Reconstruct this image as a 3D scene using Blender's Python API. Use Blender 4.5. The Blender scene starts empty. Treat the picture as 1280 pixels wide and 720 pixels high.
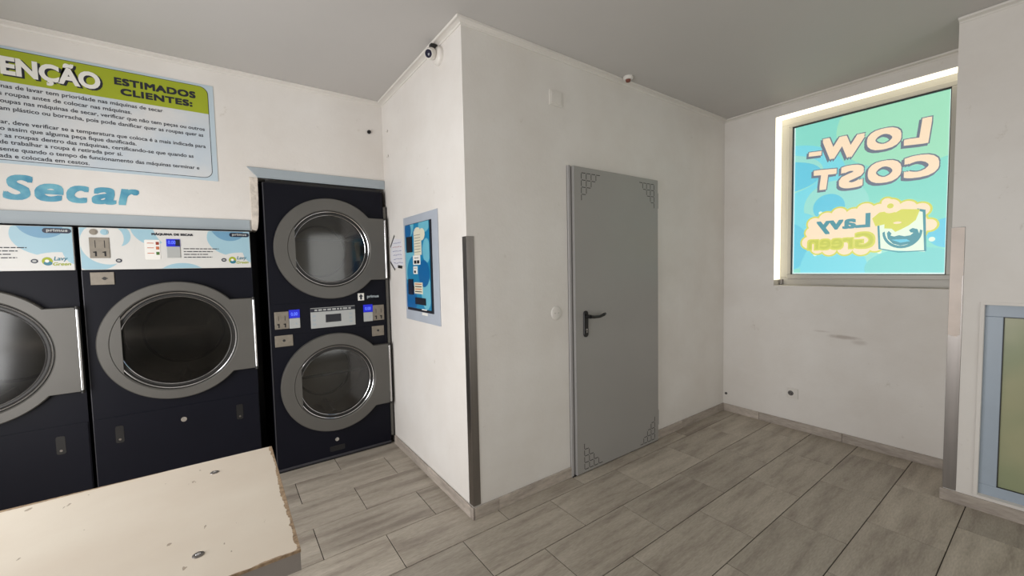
import bpy, bmesh, math, random
from mathutils import Vector, Euler
random.seed(7)
C = bpy.context.scene.collection
sc = bpy.context.scene
PI = math.pi

# ------------------------------------------------------------------ camera
cd = bpy.data.cameras.new('camera'); cam = bpy.data.objects.new('camera', cd); C.objects.link(cam)
cam.location = (-1.0966, -1.9484, 1.4325)
cam.rotation_euler = Euler((1.518096, 0.021550, -0.623142), 'XYZ')
cd.sensor_width = 36.0; cd.sensor_fit = 'HORIZONTAL'; cd.lens = 503.036 * 36.0 / 1280.0
cd.clip_start = 0.02
sc.camera = cam
sc.view_settings.view_transform = 'Standard'; sc.view_settings.look = 'None'
sc.view_settings.exposure = 0.0; sc.view_settings.gamma = 1.0
try: sc.view_settings.use_curve_mapping = False
except Exception: pass

# ------------------------------------------------------------------ world and daylight
wd = bpy.data.worlds.new('world'); sc.world = wd; wd.use_nodes = True
bg = wd.node_tree.nodes['Background']; bg.inputs[0].default_value = (0.75, 0.86, 1.0, 1); bg.inputs[1].default_value = 0.25

def area(name, loc, rot, sx, sy, power, col):
    l = bpy.data.lights.new(name, 'AREA'); l.shape = 'RECTANGLE'; l.size = sx; l.size_y = sy
    l.energy = power; l.color = col
    o = bpy.data.objects.new(name, l); C.objects.link(o); o.location = loc; o.rotation_euler = rot
    return o
# daylight through the shop front on the left of the camera and through the one behind it
area('daylight_left', (-2.63, -0.55, 1.15), (0, -PI/2 + 0.12, 0), 1.7, 2.0, 78, (1.0, 0.985, 0.975))
area('daylight_front', (0.9, -4.45, 1.35), (PI/2 - 0.05, 0, 0), 1.9, 2.1, 25, (1.0, 0.99, 0.93))

# ------------------------------------------------------------------ materials
def new_mat(name):
    m = bpy.data.materials.new(name); m.use_nodes = True
    return m, m.node_tree.nodes, m.node_tree.links, m.node_tree.nodes['Principled BSDF']

def mat(name, col, rough=0.5, metal=0.0, vary=0.0, scale=8.0, bump=0.0, bscale=60.0, stretch=(1, 1, 1), spec=0.5, vcol=None, coat=0):
    m, N, L, b = new_mat(name)
    b.inputs['Base Color'].default_value = (*col, 1)
    b.inputs['Roughness'].default_value = rough; b.inputs['Metallic'].default_value = metal
    b.inputs['Specular IOR Level'].default_value = spec
    if coat: b.inputs['Coat Weight'].default_value = coat; b.inputs['Coat Roughness'].default_value = 0.08
    g = N.new('ShaderNodeNewGeometry'); mp = N.new('ShaderNodeMapping'); mp.inputs['Scale'].default_value = stretch
    L.new(g.outputs['Position'], mp.inputs[0])
    n = N.new('ShaderNodeTexNoise'); n.inputs['Scale'].default_value = scale; n.inputs['Detail'].default_value = 5
    L.new(mp.outputs[0], n.inputs[0])
    r = N.new('ShaderNodeValToRGB'); r.color_ramp.elements[0].position = 0.35; r.color_ramp.elements[1].position = 0.65
    v = vcol or tuple(c * (1 - vary) for c in col)
    r.color_ramp.elements[0].color = (*v, 1); r.color_ramp.elements[1].color = (*col, 1)
    L.new(n.outputs[0], r.inputs[0]); L.new(r.outputs[0], b.inputs['Base Color'])
    if bump:
        n2 = N.new('ShaderNodeTexNoise'); n2.inputs['Scale'].default_value = bscale; n2.inputs['Detail'].default_value = 4
        L.new(mp.outputs[0], n2.inputs[0])
        bp = N.new('ShaderNodeBump'); bp.inputs['Strength'].default_value = bump; bp.inputs['Distance'].default_value = 0.004
        L.new(n2.outputs[0], bp.inputs['Height']); L.new(bp.outputs[0], b.inputs['Normal'])
    return m

def emit(name, col, s, back=None):
    m, N, L, b = new_mat(name)
    b.inputs['Base Color'].default_value = (*[c * 0.35 for c in col], 1); b.inputs['Roughness'].default_value = 0.4
    b.inputs['Emission Color'].default_value = (*col, 1); b.inputs['Emission Strength'].default_value = s
    return m

def srgb(r, g, b):
    f = lambda c: (c / 255 / 12.92) if c / 255 <= 0.04045 else ((c / 255 + 0.055) / 1.055) ** 2.4
    return (f(r), f(g), f(b))

def wall_material():
    """white wall paint, hand-dirtied: broad mottling, a soft grubby zone, scuffs of their own shape"""
    m, N, L, b = new_mat('wall_paint')
    b.inputs['Roughness'].default_value = 0.55; b.inputs['Specular IOR Level'].default_value = 0.35
    g = N.new('ShaderNodeNewGeometry')
    n = N.new('ShaderNodeTexNoise'); n.inputs['Scale'].default_value = 1.6; n.inputs['Detail'].default_value = 6; n.inputs['Roughness'].default_value = 0.6
    L.new(g.outputs['Position'], n.inputs[0])
    r = N.new('ShaderNodeValToRGB'); e = r.color_ramp.elements
    e[0].position = 0.32; e[1].position = 0.7
    e[0].color = (*srgb(222, 217, 211), 1); e[1].color = (*srgb(233, 230, 226), 1)
    L.new(n.outputs[0], r.inputs[0])
    # small marks
    n3 = N.new('ShaderNodeTexNoise'); n3.inputs['Scale'].default_value = 9; n3.inputs['Detail'].default_value = 8; n3.inputs['Roughness'].default_value = 0.7
    L.new(g.outputs['Position'], n3.inputs[0])
    r3 = N.new('ShaderNodeValToRGB'); r3.color_ramp.elements[0].position = 0.27; r3.color_ramp.elements[1].position = 0.36
    r3.color_ramp.elements[0].color = (0.72, 0.69, 0.64, 1); r3.color_ramp.elements[1].color = (1, 1, 1, 1)
    L.new(n3.outputs[0], r3.inputs[0])
    mx = N.new('ShaderNodeMixRGB'); mx.blend_type = 'MULTIPLY'; mx.inputs[0].default_value = 0.7
    L.new(r.outputs[0], mx.inputs[1]); L.new(r3.outputs[0], mx.inputs[2])
    # the brown rub mark below the window and a second fainter one
    prev = mx.outputs[0]
    for (cy, cz, ry, rz, k) in ((-0.93, 0.83, 0.11, 0.016, 0.5), (-1.02, 0.80, 0.05, 0.02, 0.3), (-0.78, 0.86, 0.06, 0.008, 0.25)):
        sep = N.new('ShaderNodeMapping'); sep.vector_type = 'POINT'
        sep.inputs['Location'].default_value = (-2.8 / 0.02, -cy / ry, -cz / rz); sep.inputs['Scale'].default_value = (1 / 0.02, 1 / ry, 1 / rz)
        L.new(g.outputs['Position'], sep.inputs[0])
        ln = N.new('ShaderNodeVectorMath'); ln.operation = 'LENGTH'; L.new(sep.outputs[0], ln.inputs[0])
        ad = N.new('ShaderNodeMath'); ad.operation = 'ADD'; L.new(ln.outputs['Value'], ad.inputs[0]); L.new(n3.outputs[0], ad.inputs[1])
        mr = N.new('ShaderNodeMapRange'); mr.inputs[1].default_value = 0.9; mr.inputs[2].default_value = 1.7
        mr.inputs[3].default_value = k; mr.inputs[4].default_value = 0.0; L.new(ad.outputs[0], mr.inputs[0])
        m2 = N.new('ShaderNodeMixRGB'); L.new(mr.outputs[0], m2.inputs[0]); L.new(prev, m2.inputs[1])
        m2.inputs[2].default_value = (0.30, 0.23, 0.19, 1); prev = m2.outputs[0]
    L.new(prev, b.inputs['Base Color'])
    n2 = N.new('ShaderNodeTexNoise'); n2.inputs['Scale'].default_value = 55; n2.inputs['Detail'].default_value = 4
    L.new(g.outputs['Position'], n2.inputs[0])
    nb = N.new('ShaderNodeTexNoise'); nb.inputs['Scale'].default_value = 5; nb.inputs['Detail'].default_value = 2
    L.new(g.outputs['Position'], nb.inputs[0])
    a = N.new('ShaderNodeMath'); a.operation = 'MULTIPLY_ADD'; L.new(nb.outputs[0], a.inputs[0]); a.inputs[1].default_value = 3.0; L.new(n2.outputs[0], a.inputs[2])
    bp = N.new('ShaderNodeBump'); bp.inputs['Strength'].default_value = 0.25; bp.inputs['Distance'].default_value = 0.003
    L.new(a.outputs[0], bp.inputs['Height']); L.new(bp.outputs[0], b.inputs['Normal'])
    return m

def tile_material(name, c1, c2, dark, st=(1.3, 9.0, 1.0), st2=(30, 160, 30)):
    """wood-look porcelain: streaks along the tile, tone differs from tile to tile"""
    m, N, L, b = new_mat(name)
    b.inputs['Roughness'].default_value = 0.48; b.inputs['Specular IOR Level'].default_value = 0.4
    tc = N.new('ShaderNodeTexCoord'); oi = N.new('ShaderNodeObjectInfo')
    mp = N.new('ShaderNodeMapping'); mp.inputs['Scale'].default_value = st
    off = N.new('ShaderNodeVectorMath'); off.operation = 'SCALE'; off.inputs[0].default_value = (13.0, 27.0, 5.0); L.new(oi.outputs['Random'], off.inputs['Scale'])
    ad = N.new('ShaderNodeVectorMath'); ad.operation = 'ADD'
    L.new(tc.outputs['Object'], mp.inputs[0]); L.new(mp.outputs[0], ad.inputs[0]); L.new(off.outputs[0], ad.inputs[1])
    n = N.new('ShaderNodeTexNoise'); n.inputs['Scale'].default_value = 1.5; n.inputs['Detail'].default_value = 7; n.inputs['Roughness'].default_value = 0.62
    L.new(ad.outputs[0], n.inputs[0])
    r = N.new('ShaderNodeValToRGB'); e = r.color_ramp.elements
    e[0].position = 0.33; e[0].color = (*dark, 1); e[1].position = 0.68; e[1].color = (*c1, 1)
    k = e.new(0.48); k.color = (*c2, 1)
    L.new(n.outputs[0], r.inputs[0])
    mp2 = N.new('ShaderNodeMapping'); mp2.inputs['Scale'].default_value = st2; L.new(tc.outputs['Object'], mp2.inputs[0])
    n2 = N.new('ShaderNodeTexNoise'); n2.inputs['Scale'].default_value = 1; n2.inputs['Detail'].default_value = 4; L.new(mp2.outputs[0], n2.inputs[0])
    r2 = N.new('ShaderNodeMapRange'); r2.inputs[1].default_value = 0.3; r2.inputs[2].default_value = 0.7; r2.inputs[3].default_value = 0.86; r2.inputs[4].default_value = 1.1
    L.new(n2.outputs[0], r2.inputs[0])
    r3 = N.new('ShaderNodeMapRange'); r3.inputs[3].default_value = 0.88; r3.inputs[4].default_value = 1.10; L.new(oi.outputs['Random'], r3.inputs[0])
    mu = N.new('ShaderNodeMath'); mu.operation = 'MULTIPLY'; L.new(r2.outputs[0], mu.inputs[0]); L.new(r3.outputs[0], mu.inputs[1])
    vm = N.new('ShaderNodeVectorMath'); vm.operation = 'SCALE'; L.new(r.outputs[0], vm.inputs[0]); L.new(mu.outputs[0], vm.inputs['Scale'])
    L.new(vm.outputs[0], b.inputs['Base Color'])
    bp = N.new('ShaderNodeBump'); bp.inputs['Strength'].default_value = 0.12; bp.inputs['Distance'].default_value = 0.002
    L.new(n2.outputs[0], bp.inputs['Height']); L.new(bp.outputs[0], b.inputs['Normal'])
    return m

def tabletop_material():
    """cream laminate over chipboard; chipped away along the edges, small scratches"""
    m, N, L, b = new_mat('worn_cream_laminate')
    b.inputs['Roughness'].default_value = 0.42
    g = N.new('ShaderNodeNewGeometry'); s = N.new('ShaderNodeSeparateXYZ'); L.new(g.outputs['Position'], s.inputs[0])
    def math_(op, a, bb):
        n = N.new('ShaderNodeMath'); n.operation = op
        for i, v in enumerate((a, bb)):
            if isinstance(v, (int, float)): n.inputs[i].default_value = v
            else: L.new(v, n.inputs[i])
        return n.outputs[0]
    def noise(scale, det=6, rough=0.6, st=(1, 1, 1)):
        mp = N.new('ShaderNodeMapping'); mp.inputs['Scale'].default_value = st; L.new(g.outputs['Position'], mp.inputs[0])
        n = N.new('ShaderNodeTexNoise'); n.inputs['Scale'].default_value = scale; n.inputs['Detail'].default_value = det; n.inputs['Roughness'].default_value = rough
        L.new(mp.outputs[0], n.inputs[0]); return n.outputs[0]
    nz = noise(28); nz = math_('SUBTRACT', nz, 0.5)
    # distance to the right end, the near edge and the far edge of the top
    nlow = noise(4, 2)
    dr = math_('SUBTRACT', -1.0, s.outputs['X'])
    wr = math_('ADD', math_('MULTIPLY', nz, 0.022), math_('MULTIPLY', nlow, 0.013))
    mr = math_('LESS_THAN', dr, wr)
    dn = math_('ADD', s.outputs['Y'], 1.10)
    mn = math_('LESS_THAN', dn, math_('ADD', math_('MULTIPLY', nz, 0.012), 0.0025))
    df = math_('SUBTRACT', -0.53, s.outputs['Y'])
    wf = math_('ADD', math_('MULTIPLY', nz, 0.006), math_('MULTIPLY', math_('SUBTRACT', -1.13, s.outputs['X']), 0.035))
    mf = math_('LESS_THAN', df, wf)
    mask = math_('MAXIMUM', math_('MAXIMUM', mr, mn), mf)
    n2 = noise(3.0)
    r = N.new('ShaderNodeValToRGB'); r.color_ramp.elements[0].position = 0.3; r.color_ramp.elements[1].position = 0.7
    r.color_ramp.elements[0].color = (*srgb(216, 203, 186), 1); r.color_ramp.elements[1].color = (*srgb(226, 216, 200), 1)
    L.new(n2, r.inputs[0])
    # nicks and small scratches
    v = noise(30, 3, 0.5, (1.0, 0.6, 1)); sel = noise(3.3, 2)
    nick = math_('MULTIPLY', math_('GREATER_THAN', v, 0.685), math_('GREATER_THAN', sel, 0.47))
    m1 = N.new('ShaderNodeMixRGB'); L.new(math_('MULTIPLY', nick, 0.6), m1.inputs[0]); L.new(r.outputs[0], m1.inputs[1]); m1.inputs[2].default_value = (*srgb(120, 98, 76), 1)
    brown = N.new('ShaderNodeValToRGB'); brown.color_ramp.elements[0].color = (*srgb(122, 98, 74), 1); brown.color_ramp.elements[1].color = (*srgb(186, 160, 130), 1)
    brown.color_ramp.elements[0].position = 0.3; brown.color_ramp.elements[1].position = 0.7
    L.new(noise(90, 3), brown.inputs[0])
    m2 = N.new('ShaderNodeMixRGB'); L.new(mask, m2.inputs[0]); L.new(m1.outputs[0], m2.inputs[1]); L.new(brown.outputs[0], m2.inputs[2])
    L.new(m2.outputs[0], b.inputs['Base Color'])
    bp = N.new('ShaderNodeBump'); bp.inputs['Strength'].default_value = 0.3; bp.inputs['Distance'].default_value = 0.002; bp.invert = True
    L.new(math_('MAXIMUM', mask, nick), bp.inputs['Height']); L.new(bp.outputs[0], b.inputs['Normal'])
    return m

def glass_material(name, tint, refl=0.06, rough=0.02):
    m, N, L, b = new_mat(name)
    N.remove(b); out = N['Material Output']
    t = N.new('ShaderNodeBsdfTransparent'); t.inputs[0].default_value = (*tint, 1)
    gl = N.new('ShaderNodeBsdfGlossy'); gl.inputs['Roughness'].default_value = rough
    lw = N.new('ShaderNodeFresnel'); lw.inputs[0].default_value = 1.5
    mr = N.new('ShaderNodeMapRange'); mr.inputs[3].default_value = refl; mr.inputs[4].default_value = 1.0; L.new(lw.outputs[0], mr.inputs[0])
    mx = N.new('ShaderNodeMixShader'); L.new(mr.outputs[0], mx.inputs[0]); L.new(t.outputs[0], mx.inputs[1]); L.new(gl.outputs[0], mx.inputs[2])
    L.new(mx.outputs[0], out.inputs[0])
    return m

def frosted_material():
    m, N, L, b = new_mat('frosted_green_glass')
    b.inputs['Base Color'].default_value = (*srgb(150, 160, 122), 1); b.inputs['Roughness'].default_value = 0.25
    g = N.new('ShaderNodeNewGeometry'); n = N.new('ShaderNodeTexNoise'); n.inputs['Scale'].default_value = 3; L.new(g.outputs['Position'], n.inputs[0])
    r = N.new('ShaderNodeValToRGB'); r.color_ramp.elements[0].position = .35; r.color_ramp.elements[1].position = .65
    r.color_ramp.elements[0].color = (*srgb(140, 152, 118), 1); r.color_ramp.elements[1].color = (*srgb(166, 166, 132), 1)
    L.new(n.outputs[0], r.inputs[0]); L.new(r.outputs[0], b.inputs['Base Color'])
    return m

M = {}
M['wall'] = wall_material()
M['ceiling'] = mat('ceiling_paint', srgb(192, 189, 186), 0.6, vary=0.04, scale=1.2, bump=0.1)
M['crown'] = mat('crown_paint', srgb(222, 218, 212), 0.45, vary=0.04)
M['plaster'] = mat('rough_plaster', srgb(226, 216, 204), 0.8, vary=0.22, scale=30, bump=1.0, bscale=70)
M['grout'] = mat('grout', srgb(58, 52, 46), 0.9, vary=0.2, scale=20)
M['tile'] = tile_material('floor_tile', srgb(186, 177, 164), srgb(170, 161, 148), srgb(146, 136, 125))
M['skirt'] = tile_material('skirting_tile', srgb(190, 180, 170), srgb(176, 166, 156), srgb(154, 144, 136), (2, 2, 14), (25, 25, 90))
M['aluminium_blue'] = mat('blue_grey_trim', srgb(164, 174, 180), 0.4, vary=0.06, scale=3)
M['door'] = mat('grey_door_paint', srgb(158, 156, 153), 0.38, vary=0.03, scale=2, spec=0.5)
M['door_frame'] = mat('door_frame_paint', srgb(170, 168, 168), 0.4, vary=0.03)
M['slot'] = mat('punched_slot_dark', (0.02, 0.018, 0.018), 0.7, vary=0.2)
M['black_plastic'] = mat('black_plastic', (0.012, 0.012, 0.013), 0.3, vary=0.2)
M['steel'] = mat('brushed_steel', (0.27, 0.25, 0.235), 0.36, 1.0, vary=0.12, scale=6, bump=0.08, bscale=30, stretch=(6, 6, 0.4))
M['steel_face'] = mat('coin_plate_steel', srgb(140, 132, 120), 0.45, 0.3, vary=0.15, scale=40)
M['chrome'] = mat('chrome', (0.75, 0.75, 0.76), 0.16, 1.0, vary=0.06)
M['overlay'] = mat('cream_overlay', srgb(214, 198, 186), 0.3, vary=0.08, scale=12, bump=0.3, bscale=24)
M['dryer_body'] = mat('dryer_navy_metal', srgb(15, 16, 26), 0.45, vary=0.12, scale=3, spec=0.16)
M['dryer_seam'] = mat('dryer_edge_metal', srgb(70, 70, 76), 0.35, 0.3, vary=0.1)
M['door_ring'] = mat('dryer_door_silver', srgb(98, 96, 92), 0.45, 0.35, vary=0.06, scale=5)
M['ring_dark'] = mat('dryer_gasket', srgb(52, 51, 50), 0.4, 0.3, vary=0.1)
M['drum'] = mat('drum_steel', srgb(120, 115, 106), 0.45, 0.5, vary=0.25, scale=3)
M['drum_dark'] = mat('drum_dark_ring', srgb(58, 54, 50), 0.5, 0.3, vary=0.2)  # dark ring on the back plate of the drum
M['dryer_glass'] = glass_material('smoked_door_glass', (0.22, 0.215, 0.20), 0.02, 0.14)
M['dryer_glass_clear'] = glass_material('clear_door_glass', (0.60, 0.60, 0.58), 0.05, 0.10)
M['panel_white'] = mat('panel_white_print', srgb(216, 215, 211), 0.35, vary=0.03)
M['panel_blue'] = mat('panel_light_blue', srgb(158, 194, 208), 0.35, vary=0.03)
M['panel_mid'] = mat('panel_mid_blue', srgb(110, 156, 186), 0.35, vary=0.03)
M['panel_grey'] = mat('panel_grey', srgb(176, 178, 176), 0.35, vary=0.05)
M['navy'] = mat('navy_print', srgb(22, 30, 52), 0.35, vary=0.05)
M['ink'] = mat('dark_ink', srgb(30, 32, 44), 0.5, vary=0.05)
M['white_print'] = mat('white_print', srgb(236, 234, 228), 0.45, vary=0.02)
M['green'] = mat('lime_print', srgb(160, 172, 32), 0.5, vary=0.04)
M['sign_blue'] = mat('sign_pale_blue', srgb(190, 206, 216), 0.5, vary=0.04)
M['sign_white'] = mat('sign_white', srgb(217, 217, 216), 0.5, vary=0.05, scale=3, vcol=srgb(196, 207, 216))
M['teal'] = mat('teal_vinyl', srgb(70, 145, 176), 0.4, vary=0.3, scale=14, vcol=srgb(112, 178, 196))
M['teal_print'] = mat('teal_print', srgb(40, 118, 140), 0.4, vary=0.05)
M['red'] = mat('red_button', srgb(150, 60, 40), 0.4); M['orange'] = mat('orange_button', srgb(196, 110, 70), 0.4); M['grn'] = mat('green_button', srgb(70, 110, 50), 0.4)
M['led_blue'] = emit('blue_display', (0.012, 0.02, 0.75), 0.5)
M['led_digits'] = emit('blue_digits', (0.12, 0.2, 1.0), 0.9)
M['table'] = tabletop_material()
M['table_side'] = mat('grey_edge_banding', srgb(150, 142, 136), 0.5, vary=0.08, scale=9)
M['paper'] = mat('paper', srgb(226, 226, 232), 0.7, vary=0.04)
M['pen'] = mat('blue_pen', srgb(96, 104, 160), 0.6); M['redpen'] = mat('red_pen', srgb(176, 96, 110), 0.6)
M['pay_plate'] = mat('pay_panel_plate', srgb(186, 194, 206), 0.35, 0.1, vary=0.05)
M['pay_blue'] = mat('pay_panel_blue', srgb(30, 132, 178), 0.3, vary=0.03)
M['pay_light'] = mat('pay_panel_light_blue', srgb(110, 186, 208), 0.3, vary=0.03)
M['pay_deep'] = mat('pay_panel_deep_blue', srgb(16, 100, 160), 0.3, vary=0.03)
M['screen'] = mat('dark_screen', (0.01, 0.011, 0.018), 0.4, vary=0.1)
M['cream'] = mat('cream_sticker', srgb(222, 218, 196), 0.5, vary=0.04)
M['pvc'] = mat('window_pvc', srgb(186, 182, 174), 0.35, vary=0.05, scale=4)
M['gasket'] = mat('rubber_gasket', (0.015, 0.015, 0.015), 0.5)
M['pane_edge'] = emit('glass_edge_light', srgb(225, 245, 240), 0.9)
M['glass'] = glass_material('window_glass', (0.97, 0.98, 0.98), 0.0, 0.45)
M['frosted'] = frosted_material()
M['frame_blue'] = mat('blue_grey_frame', srgb(165, 178, 192), 0.35, vary=0.04)
M['glow'] = emit('warm_reveal_glow', (1.0, 0.93, 0.70), 2.1)  # glow added for the bright window recess edges
PB = 1.0
for k, c in dict(p_base=(132, 212, 196), p_green=(158, 219, 186), p_cyan=(118, 210, 222), p_blue=(98, 196, 218), p_pale=(150, 216, 204),
                 p_cream=(246, 219, 188), p_purple=(104, 112, 128), p_teal=(60, 140, 152), p_yellow=(208, 208, 84), p_ochre=(192, 196, 70),
                 p_white=(226, 240, 216), p_shade=(120, 205, 200)).items():
    M[k] = emit('poster_' + k[2:], srgb(*c), PB)
M['camera_white'] = mat('camera_white', srgb(226, 222, 216), 0.3, vary=0.03)
M['lens'] = mat('camera_lens', (0.01, 0.01, 0.03), 0.05)
M['rust'] = mat('detector_red', srgb(116, 60, 46), 0.5)
M['socket_grey'] = mat('socket_grey', srgb(96, 92, 90), 0.5)

# ------------------------------------------------------------------ geometry helpers
class B:
    """collects simple solids into one bmesh"""
    def __init__(s): s.v = []; s.f = []
    def add(s, vs, fs):
        n = len(s.v); s.v += [tuple(v) for v in vs]; s.f += [tuple(i + n for i in f) for f in fs]; return s
    def box(s, x0, x1, y0, y1, z0, z1):
        return s.add([(x0, y0, z0), (x1, y0, z0), (x1, y1, z0), (x0, y1, z0), (x0, y0, z1), (x1, y0, z1), (x1, y1, z1), (x0, y1, z1)],
                     [(0, 3, 2, 1), (4, 5, 6, 7), (0, 1, 5, 4), (1, 2, 6, 5), (2, 3, 7, 6), (3, 0, 4, 7)])
    def prism(s, pts, a, b, axis='y'):
        """polygon pts in the plane normal to axis, extruded from a to b"""
        def P(u, v, w): return {'y': (u, w, v), 'x': (w, u, v), 'z': (u, v, w)}[axis]
        n = len(pts)
        vs = [P(u, v, a) for u, v in pts] + [P(u, v, b) for u, v in pts]
        fs = [tuple(range(n)), tuple(range(2 * n - 1, n - 1, -1))] + [(i, i + n, (i + 1) % n + n, (i + 1) % n) for i in range(n)]
        return s.add(vs, fs)
    def disc(s, u, v, r, a, b, axis='y', n=32, ry=None):
        return s.prism([(u + r * math.cos(2 * PI * i / n), v + (ry or r) * math.sin(2 * PI * i / n)) for i in range(n)], a, b, axis)
    def cyl(s, p0, p1, r0, r1=None, n=20):
        r1 = r0 if r1 is None else r1
        p0 = Vector(p0); p1 = Vector(p1); d = (p1 - p0).normalized()
        a = d.orthogonal().normalized(); b = d.cross(a)
        vs = [p0 + (a * math.cos(t) + b * math.sin(t)) * r0 for t in [2 * PI * i / n for i in range(n)]]
        vs += [p1 + (a * math.cos(t) + b * math.sin(t)) * r1 for t in [2 * PI * i / n for i in range(n)]]
        return s.add(vs, [tuple(range(n)), tuple(range(2 * n - 1, n - 1, -1))] + [(i, i + n, (i + 1) % n + n, (i + 1) % n) for i in range(n)])
    def lathe(s, prof, c, d, n=48, cap=False):
        """prof [(r, h)] turned about the axis through c along d"""
        c = Vector(c); d = Vector(d).normalized(); a = d.orthogonal().normalized(); b = d.cross(a)
        vs = []; fs = []
        for r, h in prof:
            vs += [c + d * h + (a * math.cos(2 * PI * i / n) + b * math.sin(2 * PI * i / n)) * r for i in range(n)]
        for k in range(len(prof) - 1):
            for i in range(n):
                j = (i + 1) % n
                fs.append((k * n + i, k * n + j, (k + 1) * n + j, (k + 1) * n + i))
        if cap: fs += [tuple(range(n)), tuple(range((len(prof) - 1) * n, len(prof) * n))]
        return s.add(vs, fs)
    def sphere(s, c, r, nu=24, nv=14):
        prof = [(max(r * math.sin(PI * k / nv), 1e-5), -r * math.cos(PI * k / nv)) for k in range(nv + 1)]
        return s.lathe(prof, c, (0, 0, 1), nu)

def obj(name, b, m, parent=None, smooth=False, bevel=0.0, label=None, kind=None, seg=2):
    me = bpy.data.meshes.new(name)
    me.from_pydata(b.v, [], b.f); me.update()
    bm = bmesh.new(); bm.from_mesh(me); bmesh.ops.recalc_face_normals(bm, faces=bm.faces); bm.to_mesh(me); bm.free()
    o = bpy.data.objects.new(name, me); C.objects.link(o)
    if isinstance(m, (list, tuple)):
        for k in m: me.materials.append(k)
    else: me.materials.append(m)
    if smooth:
        for p in me.polygons: p.use_smooth = True
        try: me.set_sharp_from_angle(angle=math.radians(35))
        except Exception: pass
    if bevel:
        md = o.modifiers.new('bevel', 'BEVEL'); md.width = bevel; md.segments = seg; md.limit_method = 'ANGLE'; md.angle_limit = math.radians(40)
    if parent is not None: o.parent = parent
    if label: o['label'] = label
    if kind: o['kind'] = kind
    return o

def thing(name, label, cat, loc=(0, 0, 0), group=None, kind=None):
    o = bpy.data.objects.new(name, None); C.objects.link(o); o.location = loc; o.empty_display_size = 0.1
    if label: o['label'] = label
    if cat: o['category'] = cat
    if group: o['group'] = group
    if kind: o['kind'] = kind
    return o
def tag(o, label, cat, group=None):
    o['label'] = label; o['category'] = cat
    if group: o['group'] = group
    return o

# ---- lettering
_tc = {}
def text_geo(s, off=0.0, shear=0.0, space=1.0, line=1.0, align='LEFT'):
    key = (s, off, shear, space, line, align)
    if key in _tc: return _tc[key]
    cu = bpy.data.curves.new('t', 'FONT'); cu.body = s; cu.size = 1; cu.offset = off; cu.shear = shear
    cu.space_character = space; cu.space_line = line; cu.align_x = align; cu.resolution_u = 4
    cu.dimensions = '2D'; cu.fill_mode = 'FRONT'
    o = bpy.data.objects.new('t', cu); C.objects.link(o)
    dg = bpy.context.evaluated_depsgraph_get(); dg.update()
    me = bpy.data.meshes.new_from_object(o.evaluated_get(dg))
    vs = [(v.co.x, v.co.y) for v in me.vertices]; fs = [tuple(p.vertices) for p in me.polygons]
    bpy.data.objects.remove(o); bpy.data.curves.remove(cu); bpy.data.meshes.remove(me)
    _tc[key] = (vs, fs); return vs, fs
def bbox(vs):
    xs = [v[0] for v in vs]; ys = [v[1] for v in vs]; return min(xs), max(xs), min(ys), max(ys)
def text_fit(b, s, u0, u1, v0, v1, plane, off=0.0, shear=0.0, ref=None, rot=0.0, shift=(0, 0), space=1.0, extra=None):
    """lay the word s into the rectangle u0..u1, v0..v1 of a plane; plane(u, v) gives the point. extra: draw with this heavier offset but the same placing"""
    vs, fs = text_geo(s, off, shear, space)
    x0, x1, y0, y1 = bbox(vs if ref is None else ref)
    if extra is not None: vs, fs = text_geo(s, extra, shear, space)
    sx = (u1 - u0) / (x1 - x0); sy = (v1 - v0) / (y1 - y0)
    cu, cv = (u0 + u1) / 2, (v0 + v1) / 2
    out = []
    for x, y in vs:
        u = u0 + (x - x0) * sx; v = v0 + (y - y0) * sy
        if rot:
            du, dv = (u - cu), (v - cv); sg = 1
            u = cu + du * math.cos(rot) - dv * math.sin(rot); v = cv + du * math.sin(rot) + dv * math.cos(rot)
        out.append(plane(u + shift[0], v + shift[1]))
    b.add(out, fs)
    return b

def tb(b, s, u0, u1, v0, v1, plane, w, shear=0.0, rot=0.0, shift=(0, 0), space=1.0):
    """heavy lettering: the word laid a few times around itself"""
    for i, (du, dv) in enumerate(((1, 0), (-1, 0), (0, 1), (0, -1), (1, 1), (-1, 1), (1, -1), (-1, -1), (0, 0))):
        q0, q1 = plane(0, 0), plane(1, 1); ax = [k for k in range(3) if abs(q0[k] - q1[k]) < 1e-9][0]
        def lifted(u, v, i=i, ax=ax):
            p = list(plane(u, v)); p[ax] -= 0.00002 * i; return tuple(p)
        text_fit(b, s, u0 + w, u1 - w, v0 + w, v1 - w, lifted, shear=shear, rot=rot, shift=(shift[0] + du * w, shift[1] + dv * w), space=space)
    return b

# ------------------------------------------------------------------ the setting
H = 2.754; L_ = 2.800; W = 1.3245; CX = 2.317; CY = -1.537
YF = -4.5; XL = -2.66

def struct(name, b, m, parent=None, **k): return obj(name, b, m, parent, kind='structure', **k)

floor = struct('floor', B().box(XL - 0.15, L_ + 0.2, YF - 0.15, 2.4, -0.10, -0.004), M['grout'])
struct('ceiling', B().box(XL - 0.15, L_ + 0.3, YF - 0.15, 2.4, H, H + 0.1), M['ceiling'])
# door wall and the side of the block
struct('wall_back', B().box(0, L_ + 0.3, 0, 0.15, 0, H), M['wall'])
struct('wall_side', B().box(0, 0.15, 0.15, W + 0.95, 0, H), M['wall'])
# wall with the dryers: built in above and beside them
MX0, MX1, MT = -2.575, -0.932, 1.716       # opening of the single dryers
SX0, ST = -0.871, 2.078                     # opening of the stacked dryer
b = B()
b.box(XL - 0.15, MX0 - 0.005, W, W + 0.15, 0, H)
b.box(MX0 - 0.005, MX1 + 0.012, W, W + 0.15, MT, H)
b.box(MX1 + 0.012, 0, W, W + 0.15, ST, H)
struct('wall_left', b, M['wall'])
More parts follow.
